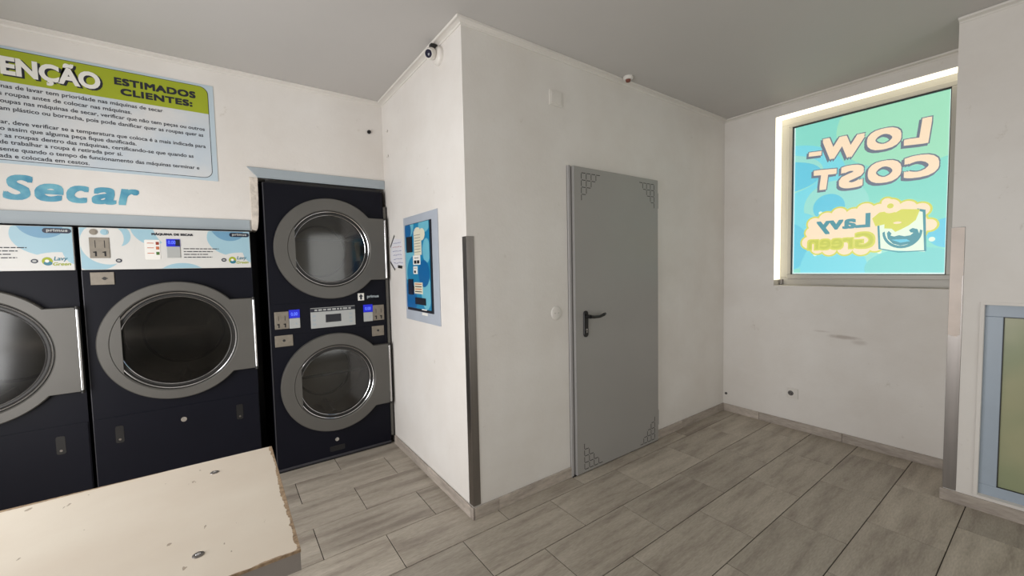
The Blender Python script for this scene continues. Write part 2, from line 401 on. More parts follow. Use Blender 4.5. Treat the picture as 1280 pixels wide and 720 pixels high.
# broken plaster reveal between the two openings
pts = [(MX1 + 0.012, 1.722), (-0.893, 1.716), (-0.885, 1.735), (-0.879, 1.78), (-0.874, 1.86), (-0.872, 1.95), (SX0, ST), (MX1 + 0.012, ST)]
struct('trim_1', B().prism(pts, W - 0.006, W + 0.14), M['plaster'], bevel=0.004)
# blue-grey metal trims
struct('trim_2', B().box(MX0, MX1 + 0.002, W - 0.012, W + 0.02, MT, 1.786), M['aluminium_blue'], bevel=0.002)
struct('trim_3', B().prism([(MX1, 2.146), (SX0, ST), (-0.001, ST), (-0.001, 2.146)], W - 0.012, W + 0.02), M['aluminium_blue'], bevel=0.002)
# service space behind the dryers
struct('wall_service', B().box(XL, 0, 2.3, 2.4, 0, H), M['dryer_seam'])
# window wall with its opening
WY0, WY1, WZ0, WZ1 = -1.52, -0.43, 1.221, 2.655
b = B()
b.box(L_, L_ + 0.15, WY1, 0.0, 0, H); b.box(L_, L_ + 0.15, CY - 0.2, WY0, 0, H)
b.box(L_, L_ + 0.15, WY0, WY1, 0, WZ0); b.box(L_, L_ + 0.15, WY0, WY1, WZ1, H)
struct('wall_window', b, M['wall'])
# right wall, nearer, with the opening of the frosted pane
OY, OZ0, OZ1, OYE = -1.668, 0.085, 1.168, -3.0
b = B()
b.box(CX, CX + 0.48, OY, CY, 0, H); b.box(CX, CX + 0.25, YF, OYE, 0, H)
b.box(CX, CX + 0.25, OYE, OY, 0, OZ0); b.box(CX, CX + 0.25, OYE, OY, OZ1, H)
struct('wall_right', b, M['wall'])
# shop front sides, out of the picture, with their daylight openings
b = B(); b.box(XL - 0.15, XL, YF, -2.0, 0, H); b.box(XL - 0.15, XL, 0.4, W, 0, H); b.box(XL - 0.15, XL, -2.0, 0.4, 0, 0.25); b.box(XL - 0.15, XL, -2.0, 0.4, 2.4, H)
struct('wall_entrance', b, M['wall'])
b = B(); b.box(XL - 0.15, -0.1, YF - 0.15, YF, 0, H); b.box(1.9, CX + 0.25, YF - 0.15, YF, 0, H); b.box(-0.1, 1.9, YF - 0.15, YF, 0, 0.25); b.box(-0.1, 1.9, YF - 0.15, YF, 2.45, H)
struct('wall_front', b, M['wall'])

# crown moulding: profile follows the walls; e away from the wall along n
def crown(name, p0, p1, n, m0=0, m1=0):
    """p0->p1 along the wall, n the inward normal; m = mitre direction (+1 longer at the nose, -1 shorter)"""
    prof = [(0, H - 0.022), (0.006, H - 0.022), (0.010, H - 0.014), (0.034, H - 0.008), (0.036, H - 0.013), (0.043, H - 0.012), (0.045, H - 0.001), (0, H - 0.001)]
    p0 = Vector(p0); p1 = Vector(p1); n = Vector(n); d = (p1 - p0).normalized(); k = len(prof)
    vs = [(*(p0 + n * e - d * m0 * e), z) for e, z in prof] + [(*(p1 + n * e + d * m1 * e), z) for e, z in prof]
    fs = [tuple(range(k)), tuple(range(2 * k - 1, k - 1, -1))] + [(i, i + k, (i + 1) % k + k, (i + 1) % k) for i in range(k)]
    struct(name, B().add(vs, fs), M['crown'])
crown('trim_4', (XL, W), (0, W), (0, -1), 0, -1)
crown('trim_5', (0, W), (0, 0), (-1, 0), -1, 1)
crown('trim_6', (0, 0), (L_, 0), (0, -1), 1, -1)
crown('trim_7', (L_, 0), (L_, CY), (-1, 0), -1, 0)
crown('trim_8', (CX, CY), (CX, YF), (-1, 0), 0, 0)

# floor tiles 60 x 30, laid with staggered joints, one object each
TW, TH, JX, JY = 0.6035, 0.3012, 0.0042, 0.0042
phase = {-4: .131, -3: .44, -2: .143, -1: .451, 0: .157, 1: .463, 2: .166, 3: .472, 4: .184, 5: .495, 6: .20, 7: .51, 8: .22}
tile_mesh = {}
def tile_obj(x0, x1, y0, y1):
    w, h = round(x1 - x0 - JX, 4), round(y1 - y0 - JY, 4)
    if w < 0.02 or h < 0.02: return
    key = (w, h)
    if key not in tile_mesh:
        bv = 0.0012; a, c = w / 2, h / 2; z0, z1 = -0.006, 0.0
        vs = [(-a, -c, z0), (a, -c, z0), (a, c, z0), (-a, c, z0), (-a, -c, z1 - bv), (a, -c, z1 - bv), (a, c, z1 - bv), (-a, c, z1 - bv),
              (-a + bv, -c + bv, z1), (a - bv, -c + bv, z1), (a - bv, c - bv, z1), (-a + bv, c - bv, z1)]
        fs = [(8, 9, 10, 11)] + [(i, (i + 1) % 4, (i + 1) % 4 + 4, i + 4) for i in range(4)] + [(i + 4, (i + 1) % 4 + 4, (i + 1) % 4 + 8, i + 8) for i in range(4)]
        me = bpy.data.meshes.new('floor_tile'); me.from_pydata(vs, [], fs); me.update(); me.materials.append(M['tile']); tile_mesh[key] = me
    o = bpy.data.objects.new('floor_tile', tile_mesh[key]); C.objects.link(o); o.parent = floor
    o.location = ((x0 + x1) / 2, (y0 + y1) / 2, 0)
for k in range(-4, 14):
    y1 = 0.1775 - k * TH; y0 = y1 - TH
    if y0 < YF: break
    ph = phase.get(k, (.49 if k % 2 else .19)); xr = L_ if y1 < 0.2 else 0.0
    y1c = min(y1, W + 0.04)
    if y1c - y0 < 0.03: continue
    i = -7
    while True:
        x0 = ph + i * TW; x1 = x0 + TW; i += 1
        if x1 < XL: continue
        if x0 > xr: break
        if y1 < CY - 0.02 and x0 > CX: break
        if k > 6 and x1 < -2.4: continue
        tile_obj(max(x0, XL), min(x1, xr), y0, y1c)

# baseboards: a mortar backing with skirting tiles
HB = 0.069
def baseboard(name, axis, line, a, b_, joints, sign, ends=(0, 0)):
    """axis 'x': runs along x at y=line; sign = side of the wall the room is on"""
    bb = B()
    if axis == 'x': bb.box(a, b_, *sorted((line, line + sign * 0.004)), 0, HB - 0.004)
    else: bb.box(*sorted((line, line + sign * 0.004)), a, b_, 0, HB - 0.004)
    base = struct(name, bb, M['grout'])
    pts = [a] + sorted(j for j in joints if a < j < b_) + [b_]
    for i in range(len(pts) - 1):
        p, q = pts[i] + (0.001 if i else -ends[0]), pts[i + 1] - (0.001 if i < len(pts) - 2 else -ends[1])
        t = B()
        if axis == 'x': t.box(p, q, *sorted((line + sign * 0.003, line + sign * 0.012)), 0.0, HB)
        else: t.box(*sorted((line + sign * 0.003, line + sign * 0.012)), p, q, 0.0, HB)
        obj('skirting_tile', t, M['skirt'], base, bevel=0.001, seg=1)
baseboard('baseboard_side', 'y', 0.0, 0.0, W - 0.055, [0.02, 0.62, 1.22], -1, (0.012, 0))
baseboard('baseboard_back', 'x', 0.0, 0.0, 0.757, [0.165], -1, (0.0, 0))
baseboard('baseboard_door', 'x', 0.0, 1.722, L_ - 0.004, [2.08, 2.68], -1)
baseboard('baseboard_window', 'y', L_, CY, -0.012, [-1.53, -0.93, -0.327], -1)
baseboard('baseboard_right', 'y', CX, YF, CY, [-1.90, -2.5, -3.1, -3.7], -1, (0, 0.012))

# ------------------------------------------------------------------ window_1 with its lit reveal
win = thing('window_1', 'white framed window with turquoise poster behind glass, high on the far wall', None, (L_ + 0.12, -0.97, WZ0), kind='structure')
def ch(o, p):
    o.parent = p; o.matrix_parent_inverse = p.matrix_world.inverted() if False else o.matrix_parent_inverse
    o.location = Vector(o.location) - Vector(p.location); return o
def pobj(name, b, m, parent, **k):
    """mesh given in world coordinates, parented to a thing with its own location"""
    o = obj(name, b, m, None, **k); o.parent = parent; loc = Vector(); q = parent
    while q is not None: loc += Vector(q.location); q = q.parent
    o.location = -loc; return o
FX = L_ + 0.12; GX = FX + 0.018
GY0, GY1, GZ0, GZ1 = -1.438, -0.523, 1.318, 2.566
def frame_ring(x0, x1, ya, yb, za, zb, yc, yd, zc, zd):
    b = B()
    b.box(x0, x1, ya, yb, zd, zb); b.box(x0, x1, ya, yb, za, zc)
    b.box(x0, x1, ya, yc, zc, zd); b.box(x0, x1, yd, yb, zc, zd); return b
pobj('window_frame', frame_ring(FX, FX + 0.05, WY0, WY1, WZ0, WZ1, GY0 - 0.028, GY1 + 0.028, GZ0 - 0.03, GZ1 + 0.03), M['pvc'], win, bevel=0.003)
pobj('sash', frame_ring(FX - 0.012, FX + 0.03, GY0 - 0.036, GY1 + 0.036, GZ0 - 0.04, GZ1 + 0.04, GY0 - 0.004, GY1 + 0.004, GZ0 - 0.004, GZ1 + 0.004), M['pvc'], win, bevel=0.004)
pobj('gasket', frame_ring(FX - 0.006, FX + 0.014, GY0 - 0.006, GY1 + 0.006, GZ0 - 0.006, GZ1 + 0.006, GY0, GY1, GZ0, GZ1 - 0.004), M['gasket'], win)
pobj('pane_glow', frame_ring(GX + 0.001, GX + 0.006, GY0, GY1, GZ0, GZ1, GY0 + 0.006, GY1 - 0.006, GZ0 + 0.010, GZ1 - 0.001), M['pane_edge'], win, label='bright white line around the pane')  # emissive rim: the bright pane edge is put in as glow
pobj('pane', B().box(GX - 0.004, GX, GY0, GY1, GZ0, GZ1), M['glass'], win)
pobj('reveal', frame_ring(L_ + 0.151, FX + 0.06, WY0 - 0.02, WY1 + 0.02, WZ0 - 0.02, WZ1 + 0.02, WY0, WY1, WZ0, WZ1), M['wall'], win)
pobj('sill_bracket', B().box(FX - 0.02, FX, WY1 - 0.03, WY1 - 0.006, WZ0 + 0.006, WZ0 + 0.05), M['steel'], win, bevel=0.002)
tag(obj('reveal_glow', B().box(L_ + 0.004, FX - 0.004, WY0, WY1 - 0.004, WZ1 - 0.004, WZ1), M['glow']), 'bright warm glow added along the top edge of the window recess', 'added glow')  # glowing sheets added for the bright recess edges, no lamp known there
tag(obj('reveal_glow', B().box(L_ + 0.004, FX - 0.004, WY1 - 0.004, WY1, WZ0 + 0.05, WZ1 - 0.004), M['glow']), 'bright warm glow added down the left edge of the window recess', 'added glow')

# ---- poster on the outer side of the glass, read mirrored from inside
PX = GX + 0.012
def K(y, z): return 1.0177 * y + 0.0345, 1.0177 * z - 0.0254
post = thing('window_poster', 'backlit turquoise poster seen mirrored in the window, cream LOW-COST lettering above a bubble logo', 'poster', (PX, -0.97, 1.3))
pobj('backing', B().box(PX, PX + 0.002, GY0, GY1, GZ0, GZ1), M['p_base'], post)
_ly = [0]
def clipd(y, z, r, m, name, lay, ry=None, n=40):
    """flat disc printed on the poster, kept within its border"""
    pts = [(min(max(y + r * math.cos(2 * PI * i / n), GY0 + 0.001), GY1 - 0.001), min(max(z + (ry or r) * math.sin(2 * PI * i / n), GZ0 + 0.001), GZ1 - 0.001)) for i in range(n)]
    x = PX - 0.0004 * lay
    b = B().add([(x, *p) for p in pts], [tuple(range(n))])
    return pobj(name, b, M[m], post)
def pdisc(y, z, r, m, name, lay, ry=None): yy, zz = K(y, z); return clipd(yy, zz, r * 1.0177, m, name, lay, ry and ry * 1.0177)
pdisc(-1.25, 2.42, 0.42, 'p_green', 'pale_field', 1, 0.34)
pdisc(-0.50, 2.10, 0.40, 'p_cyan', 'swirl', 1.5, 0.30)
pdisc(-0.42, 2.16, 0.33, 'p_pale', 'swirl', 2, 0.17)
pdisc(-0.45, 2.14, 0.29, 'p_blue', 'swirl', 2.5, 0.13)
pdisc(-0.83, 1.86, 0.21, 'p_pale', 'swirl', 3, 0.20)
pdisc(-0.55, 1.60, 0.24, 'p_cyan', 'swirl', 3.5)
pdisc(-0.45, 1.55, 0.22, 'p_blue', 'swirl', 4)
pdisc(-0.92, 1.42, 0.30, 'p_cyan', 'swirl', 4.5, 0.24)
pdisc(-1.02, 1.30, 0.26, 'p_pale', 'swirl', 5, 0.24)
pdisc(-0.82, 1.36, 0.22, 'p_cyan', 'swirl', 5.5, 0.22)
pdisc(-1.30, 1.36, 0.28, 'p_shade', 'swirl', 5.7, 0.15)
pdisc(-0.79, 1.855, 0.105, 'p_blue', 'bubble', 6)
pdisc(-1.45, 1.60, 0.10, 'p_blue', 'bubble', 6)
def pl(lay):
    x = PX - 0.0004 * lay
    return lambda u, v: (x, *K(u, v))
# each letter: outside reading direction is +y, so the word runs right to left seen from inside
def poster_letters(spec, fill, line, lay, off, heavy, sh=(0.010, -0.012), name='letter'):
    for s, (ya, yb, za, zb), rot in spec:
        q = 0.006
        b = B(); tb(b, s, ya - q, yb + q, za - q, zb + q, pl(lay), off + q, rot=rot, shift=sh); pobj(name + '_shadow', b, M[line], post)
        b = B(); tb(b, s, ya - q, yb + q, za - q, zb + q, pl(lay + 0.5), off + q, rot=rot); pobj(name + '_outline', b, M[line], post)
        b = B(); tb(b, s, ya, yb, za, zb, pl(lay + 1), off, rot=rot); pobj(name, b, M[fill], post)
rr = 0.10
poster_letters([('L', (-1.352, -1.228, 2.225, 2.398), rr), ('O', (-1.208, -1.018, 2.232, 2.384), 0.0), ('W', (-1.000, -0.735, 2.225, 2.392), rr), 
                ('C', (-1.400, -1.226, 1.994, 2.148), 0.0), ('O', (-1.213, -1.027, 1.990, 2.150), 0.0), ('S', (-1.003, -0.855, 1.984, 2.158), 0.06), ('T', (-0.832, -0.680, 2.000, 2.158), rr)],
               'p_cream', 'p_purple', 8, 0.0115, 0)
for lay_, m_, q, sy, sz, nm in ((8, 'p_purple', 0.006, 0.010, -0.012, 'letter_shadow'), (8.5, 'p_purple', 0.006, 0, 0, 'letter_outline'), (9, 'p_cream', 0, 0, 0, 'letter')):
    f_ = pl(lay_); pobj(nm, B().add([f_(y + sy, z + sz) for y, z in ((-0.735 - q, 2.278 - q), (-0.648 + q, 2.286 - q), (-0.651 + q, 2.320 + q), (-0.738 - q, 2.312 + q))], [(0, 1, 2, 3)]), M[m_], post)
# logo: cloud of foam, two words, yellow shirt over a box of water
foam = [(-1.02, 1.80, .055), (-0.95, 1.775, .05), (-0.86, 1.79, .05), (-0.78, 1.76, .055), (-0.70, 1.73, .05), (-0.68, 1.66, .045), (-0.66, 1.58, .05), (-0.72, 1.53, .045), (-0.80, 1.52, .05), (-0.90, 1.52, .05), (-1.00, 1.52, .055), (-1.08, 1.54, .05),
        (-1.10, 1.79, .05), (-1.16, 1.81, .055), (-1.25, 1.79, .05), (-1.32, 1.77, .045), (-1.36, 1.66, .04), (-1.14, 1.845, .03), (-0.88, 1.65, .12), (-1.0, 1.66, .13), (-1.22, 1.66, .14), (-0.78, 1.64, .10), (-1.12, 1.66, .12)]
b = B(); g = B()
for i, (y, z, r) in enumerate(foam):
    yy, zz = K(y, z); x = PX - 0.0004 * 12 - i * 0.00001
    for bb, dr, dx in ((b, 0.0, -0.0004), (g, 0.012, 0)):
        bb.add([(x + dx, yy + (r + dr) * math.cos(2 * PI * k / 24), zz + (r + dr) * math.sin(2 * PI * k / 24)) for k in range(24)], [tuple(range(24))])
pobj('foam_outline', g, M['p_yellow'], post); pobj('foam', b, M['p_cream'], post)
for y, z, r in ((-1.266, 1.83, .014), (-1.342, 1.80, .015), (-1.377, 1.56, .016), (-1.115, 1.842, .010), (-0.737, 1.815, .012), (-0.647, 1.656, .013), (-0.705, 1.478, .012), (-1.105, 1.484, .013)):
    pdisc(y, z, r, 'p_white', 'droplet', 12)
b = B(); tb(b, 'Lavy', -1.05, -0.712, 1.640, 1.780, pl(16), 0.005); pobj('word', b, M['p_teal'], post)
b = B(); tb(b, 'Green', -1.082, -0.648, 1.510, 1.644, pl(15), 0.011); pobj('word_outline', b, M['p_yellow'], post)
b = B(); tb(b, 'Green', -1.07, -0.66, 1.522, 1.632, pl(16), 0.0025); pobj('word', b, M['p_ochre'], post)
def poly(pts, m, lay, name):
    p = pl(lay); pobj(name, B().add([p(u, v) for u, v in pts], [tuple(range(len(pts)))]), M[m], post)
poly([(-1.10, 1.50), (-1.345, 1.475), (-1.335, 1.765), (-1.09, 1.68)], 'p_white', 15, 'box_face')
poly([(-1.09, 1.69), (-1.10, 1.505), (-1.112, 1.505), (-1.102, 1.69)], 'p_teal', 16, 'box_edge')
poly([(-1.30, 1.780), (-1.342, 1.765), (-1.352, 1.48), (-1.341, 1.48), (-1.328, 1.752), (-1.30, 1.765)], 'p_teal', 16, 'box_edge')
poly([(-1.10, 1.505), (-1.21, 1.475), (-1.352, 1.48), (-1.352, 1.486), (-1.21, 1.483), (-1.10, 1.513)], 'p_teal', 16, 'box_edge')
# bowl of water with two curling crests
arc = [(-1.225 + 0.105 * math.cos(t), 1.625 + 0.120 * math.sin(t)) for t in [PI + PI * i / 16 for i in range(17)]]
arc2 = [(-1.225 + 0.092 * math.cos(t), 1.632 + 0.108 * math.sin(t)) for t in [2 * PI - PI * i / 16 for i in range(17)]]
poly(arc + arc2, 'p_teal', 16, 'wave')
wv = [(-1.145, 1.62), (-1.15, 1.58), (-1.18, 1.54), (-1.22, 1.525), (-1.27, 1.535), (-1.30, 1.56), (-1.315, 1.60), (-1.305, 1.635), (-1.28, 1.645), (-1.262, 1.632), (-1.27, 1.615), (-1.285, 1.612), (-1.27, 1.595), (-1.24, 1.59), (-1.21, 1.60), (-1.185, 1.592), (-1.165, 1.60), (-1.17, 1.615), (-1.155, 1.635)]
poly(wv, 'p_teal', 17, 'wave')
poly([(-1.17, 1.57), (-1.22, 1.545), (-1.27, 1.553), (-1.25, 1.57), (-1.21, 1.57)], 'p_blue', 18, 'wave')
poly([(-1.06, 1.735), (-1.10, 1.775), (-1.16, 1.782), (-1.19, 1.765), (-1.22, 1.785), (-1.315, 1.772), (-1.295, 1.70), (-1.26, 1.665), (-1.22, 1.64), (-1.19, 1.625), (-1.17, 1.65), (-1.13, 1.655), (-1.13, 1.685), (-1.08, 1.675)], 'p_yellow', 19, 'shirt')
pdisc(-1.16, 1.785, 0.032, 'p_cream', 'foam_ball', 20, 0.022); pdisc(-1.16, 1.815, 0.018, 'p_yellow', 'foam_ball', 21)
pdisc(-1.20, 1.69, 0.022, 'p_cream', 'foam_ball', 20, 0.008)

# ------------------------------------------------------------------ window_2: frosted pane low in the right wall
w2 = thing('window_2', None, None, (CX, OY, OZ0), kind='structure')
FP = CX + 0.035
pobj('window_frame', frame_ring(FP, FP + 0.05, OYE, OY, OZ0, OZ1, OYE + 0.07, OY - 0.068, OZ0 + 0.058, OZ1 - 0.068), M['frame_blue'], w2, bevel=0.003)
pobj('gasket', frame_ring(FP + 0.003, FP + 0.03, OYE + 0.062, OY - 0.064, OZ0 + 0.054, OZ1 - 0.064, OYE + 0.072, OY - 0.0715, OZ0 + 0.0615, OZ1 - 0.0715), M['gasket'], w2)
pobj('pane', B().box(FP + 0.012, FP + 0.02, OYE + 0.07, OY - 0.07, OZ0 + 0.06, OZ1 - 0.07), M['frosted'], w2, label='frosted green pane')
pobj('sealant', frame_ring(CX - 0.004, FP + 0.002, OYE - 0.01, OY + 0.014, OZ0 - 0.002, OZ1 + 0.014, OYE, OY - 0.002, OZ0 + 0.001, OZ1 - 0.002), M['wall'], w2, bevel=0.003)

# ------------------------------------------------------------------ door_1
door = thing('door_1', 'grey metal door with black lever and punched corner vents', None, (1.25, 0, 0), kind='structure')
DT = 2.083
pobj('door_frame', B().box(0.757, 0.776, -0.016, 0.0, 0, DT + 0.003).box(0.757, 0.7925, -0.006, 0.0, 0, DT + 0.001), M['door_frame'], door, bevel=0.002)
leaf = pobj('door_leaf', B().box(0.790, 1.708, -0.030, -0.002, 0.006, DT), M['door'], door, bevel=0.003)
pobj('leaf_lip', B().box(0.7895, 0.797, -0.0315, -0.028, 0.008, DT - 0.003), M['door_frame'], door, label='pale folded edge')
pobj('door_gap', B().box(0.758, 1.712, -0.022, -0.001, 0.0008, 0.0060), M['slot'], door)
def vent(cx, cz, sx, sz):
    b = B(); s_ = 0.047; d = 0.036; w = 0.0042
    for r in range(4):
        for c in range(4 - r):
            x = cx + sx * (c * s_ + 0.004); z = cz + sz * r * s_
            b.box(*sorted((x, x + sx * d)), -0.0308, -0.029, z - w / 2, z + w / 2)
            x = cx + sx * r * s_; z = cz + sz * (c * s_ + 0.004)
            b.box(x - w / 2, x + w / 2, -0.0308, -0.029, *sorted((z, z + sz * d)))
    o = obj('corner_vent', b, M['slot']); o.parent = leaf; o.location = (0, 0, 0)
vent(0.862, 2.045, 1, -1); vent(1.657, 2.045, -1, -1); vent(0.862, 0.028, 1, 1); vent(1.657, 0.028, -1, 1)
for z in (1.865, 0.13):
    pobj('hinge', B().cyl((1.716, -0.018, z), (1.716, -0.018, z + 0.12), 0.0085, n=14).box(1.703, 1.716, -0.020, -0.010, z + 0.01, z + 0.11), M['door_frame'], door, smooth=True)
hx = 0.885
b = B()
pts = [(hx + 0.021 * math.cos(t), 1.104 + 0.021 * math.sin(t)) for t in [PI * i / 12 for i in range(13)]] + [(hx + 0.021 * math.cos(t), 0.966 + 0.021 * math.sin(t)) for t in [PI + PI * i / 12 for i in range(13)]]
b.prism(pts, -0.040, -0.030)
dh = pobj('door_handle', b, M['black_plastic'], door, bevel=0.003)
b = B().cyl((hx, -0.038, 1.088), (hx, -0.082, 1.088), 0.013)
def tube(b, pts, r, n=12):
    for i in range(len(pts) - 1): b.cyl(pts[i], pts[i + 1], r[i], r[i + 1], n)
    for i, p in enumerate(pts[1:-1]): b.sphere(p, r[i + 1], 12, 8)
    return b
tube(b, [(hx, -0.080, 1.088), (hx + 0.03, -0.084, 1.084), (hx + 0.085, -0.084, 1.083), (hx + 0.125, -0.083, 1.092), (hx + 0.15, -0.074, 1.095)], [0.012, 0.0105, 0.010, 0.011, 0.009])
lv = obj('lever', b, M['black_plastic'], smooth=True); lv.parent = dh
kh = obj('keyhole', B().disc(hx + 0.002, 0.996, 0.0075, -0.0425, -0.039, n=16).box(hx - 0.002, hx + 0.006, -0.0425, -0.039, 0.975, 0.996), M['chrome']); kh.parent = dh

# ------------------------------------------------------------------ corner guards
tag(obj('corner_guard', B().prism([(-0.003, 0.045), (-0.003, -0.003), (0.046, -0.003), (0.046, 0.0), (0.0, 0.0), (0.0, 0.045)], HB + 0.004, 1.606, 'z'), M['steel'], bevel=0.0012), 'tall brushed steel angle guard on the protruding wall corner left of the grey door', 'corner guard')
g2 = thing('corner_guard', 'steel angle guard beside the frosted pane, its upper part under cream film', 'corner guard', (CX, CY, HB))
pobj('angle', B().prism([(CX - 0.003, CY - 0.052), (CX - 0.003, CY + 0.003), (CX + 0.045, CY + 0.003), (CX + 0.045, CY), (CX, CY), (CX, CY - 0.052)], HB + 0.003, 1.603, 'z'), M['steel'], g2, bevel=0.001)
fp = [(CY + 0.002, 1.600), (CY - 0.050, 1.600), (CY - 0.051, 1.40), (CY - 0.049, 1.37), (CY - 0.0505, 1.33), (CY - 0.046, 1.325), (CY - 0.044, 1.26), (CY - 0.046, 1.18), (CY - 0.045, 1.08), (CY - 0.045, 0.99), (CY - 0.03, 0.975), (CY + 0.002, 0.985)]
pobj('upper_overlay', B().prism(fp, CX - 0.0045, CX - 0.0031, 'x'), M['overlay'], g2)  # thin cream sheet over the upper part of the angle

# ------------------------------------------------------------------ small things on the walls and ceiling
b = B().box(0.616, 0.722, -0.008, 0.0, 2.443, 2.538)
pl_ = thing('blank_plate', 'white blank square cover plate high on the wall above and left of the door', 'cover plate', (0.669, 0, 2.49))
pobj('plate', b, M['camera_white'], pl_, bevel=0.003); pobj('rim', B().box(0.628, 0.710, -0.0105, -0.007, 2.455, 2.526), M['camera_white'], pl_, bevel=0.002)
pl2 = thing('round_cover', 'small round white cover on the wall left of the door handle', 'cover plate', (0.648, 0, 1.127))
pobj('cover', B().lathe([(0.0001, -0.006), (0.036, -0.006), (0.042, -0.004), (0.046, 0.0)], (0.648, -0.001, 1.127), (0, 1, 0)), M['wall'], pl2, smooth=True)
for x in (0.633, 0.663): pobj('screw', B().disc(x, 1.127, 0.003, -0.0085, -0.006, n=10), M['chrome'], pl2)
det = thing('smoke_detector', 'tiny white ceiling detector with a red underside above the door', 'detector', (1.295, -0.055, H))
pobj('housing', B().lathe([(0.034, 0.0), (0.034, -0.012), (0.026, -0.020), (0.0001, -0.020)], (1.295, -0.075, H), (0, 0, 1)), M['camera_white'], det, smooth=True)
pobj('sensor', B().lathe([(0.017, -0.019), (0.015, -0.034), (0.0001, -0.036)], (1.295, -0.075, H), (0, 0, 1)), M['rust'], det, smooth=True, label='dark red sensor tip')
# turret camera
cc = thing('security_camera', 'white turret security camera under the ceiling beside the protruding corner', 'camera', (0, 0.27, 2.67))
q = Vector((-0.0, 0.262, 2.676))
pobj('base', B().lathe([(0.052, 0.0), (0.052, 0.012), (0.046, 0.022), (0.036, 0.028), (0.0001, 0.028)], q, (-1, 0, 0)), M['camera_white'], cc, smooth=True)
hd = q + Vector((-0.050, 0.006, 0.004))
pobj('ball', B().sphere(hd, 0.034), M['camera_white'], cc, smooth=True)
dv = (Vector((-0.72, -0.50, -0.36))).normalized()
pobj('barrel', B().lathe([(0.030, 0.0), (0.030, 0.030), (0.026, 0.036), (0.022, 0.034)], hd, dv), M['camera_white'], cc, smooth=True)
pobj('lens', B().lathe([(0.0235, 0.026), (0.022, 0.034), (0.012, 0.039), (0.0001, 0.040)], hd, dv), M['lens'], cc, smooth=True, label='dark glossy lens')
tag(obj('junction_box', B().box(-0.052, -0.012, 0.262, 0.292, H - 0.034, H - 0.013), M['black_plastic'], bevel=0.003), 'tiny black box on the crown moulding just above the security camera', 'box')
# hole and clips
tag(obj('wall_hole', B().disc(-0.107, 2.517, 0.014, W - 0.012, W, n=20).disc(-0.107, 2.517, 0.008, W - 0.020, W - 0.01, n=14), M['black_plastic']), 'small round black disc for a hole in the wall above the stacked dryer', 'sensor')  # black disc put on the wall for a dark hole
for z in (2.505, 2.315):
    tag(obj('cable_clip', B().box(-0.006, 0, 1.195, 1.235, z, z + 0.008).box(-0.009, 0, 1.195, 1.203, z - 0.008, z + 0.012), M['camera_white'], bevel=0.001), 'small white cable clip on the side wall near the inner corner, %s one' % ('upper' if z > 2.4 else 'lower'), 'clip')
# socket
so = thing('wall_socket', 'white wall socket with a dark round insert low on the window wall', 'socket', (L_, -0.585, 0.305))
pobj('plate', B().box(L_ - 0.008, L_, -0.628, -0.545, 0.262, 0.348), M['camera_white'], so, bevel=0.003)
pobj('insert', B().disc(-0.575, 0.305, 0.021, L_ - 0.0095, L_ - 0.006, 'x', n=24), M['socket_grey'], so, label='grey round insert')
pobj('hole', B().disc(-0.568, 0.307, 0.004, L_ - 0.011, L_ - 0.009, 'x', n=10).disc(-0.583, 0.303, 0.004, L_ - 0.011, L_ - 0.009, 'x', n=10), M['gasket'], so)
tag(obj('pipe_stub', B().lathe([(0.011, 0.0), (0.011, 0.008), (0.006, 0.008), (0.006, 0.002), (0.0001, 0.002)], (L_, -0.03, 0.168), (-1, 0, 0), 16), M['socket_grey'], smooth=True), 'tiny grey pipe end in the far corner just above the baseboard', 'pipe')

# ------------------------------------------------------------------ payment panel on the side wall
pp = thing('payment_panel', 'blue payment terminal in a grey metal surround on the side wall', 'terminal', (0, 0.63, 1.07))
PF = -0.010
pobj('surround', B().box(-0.007, 0, 0.348, 0.918, 1.068, 1.802), M['pay_plate'], pp, bevel=0.002)
pobj('recess_frame', B().box(PF - 0.004, -0.006, 0.433, 0.868, 1.140, 1.745), M['screen'], pp, bevel=0.001)
face = pobj('face', B().box(PF - 0.008, PF, 0.452, 0.864, 1.160, 1.741), M['pay_blue'], pp)
XF = PF - 0.008
def onface(name, ya, yb, za, zb, m, d=0.0015, bev=0, sub=None):
    o = obj(name, B().box(XF - d, XF, *sorted((ya, yb)), za, zb), M[m]); o.parent = face
    return o
def fdisc(y, z, r, m, lay, ry=None, name='swirl'):
    n = 32; pts = [(min(max(y + r * math.cos(2 * PI * i / n), 0.453), 0.863), min(max(z + (ry or r) * math.sin(2 * PI * i / n), 1.161), 1.740)) for i in range(n)]
    o = obj(name, B().add([(XF - 0.0003 * lay, *p) for p in pts], [tuple(range(n))]), M[m]); o.parent = face
fdisc(0.80, 1.75, 0.10, 'pay_light', 1); fdisc(0.81, 1.70, 0.06, 'pay_deep', 2)
fdisc(0.80, 1.46, 0.13, 'pay_light', 1, 0.11); fdisc(0.72, 1.40, 0.12, 'pay_blue', 2, 0.12); fdisc(0.55, 1.40, 0.09, 'pay_deep', 2.5)
fdisc(0.53, 1.72, 0.09, 'pay_light', 1.5, 0.05); fdisc(0.52, 1.28, 0.08, 'pay_light', 1.5, 0.12); fdisc(0.80, 1.22, 0.12, 'pay_deep', 2); fdisc(0.50, 1.55, 0.06, 'pay_light', 1.2, 0.08)
onface('note_slot', 0.835, 0.733, 1.548, 1.658, 'screen', 0.004)
onface('instruction_sticker', 0.70, 0.575, 1.525, 1.690, 'cream', 0.002); fdisc(0.565, 1.66, 0.05, 'cream', 5, 0.04, 'sticker_edge'); fdisc(0.64, 1.69, 0.05, 'cream', 5, 0.022, 'sticker_edge')
for k in range(7): onface('print_line', 0.69, 0.59, 1.545 + k * 0.019, 1.5475 + k * 0.019, 'ink', 0.0024)
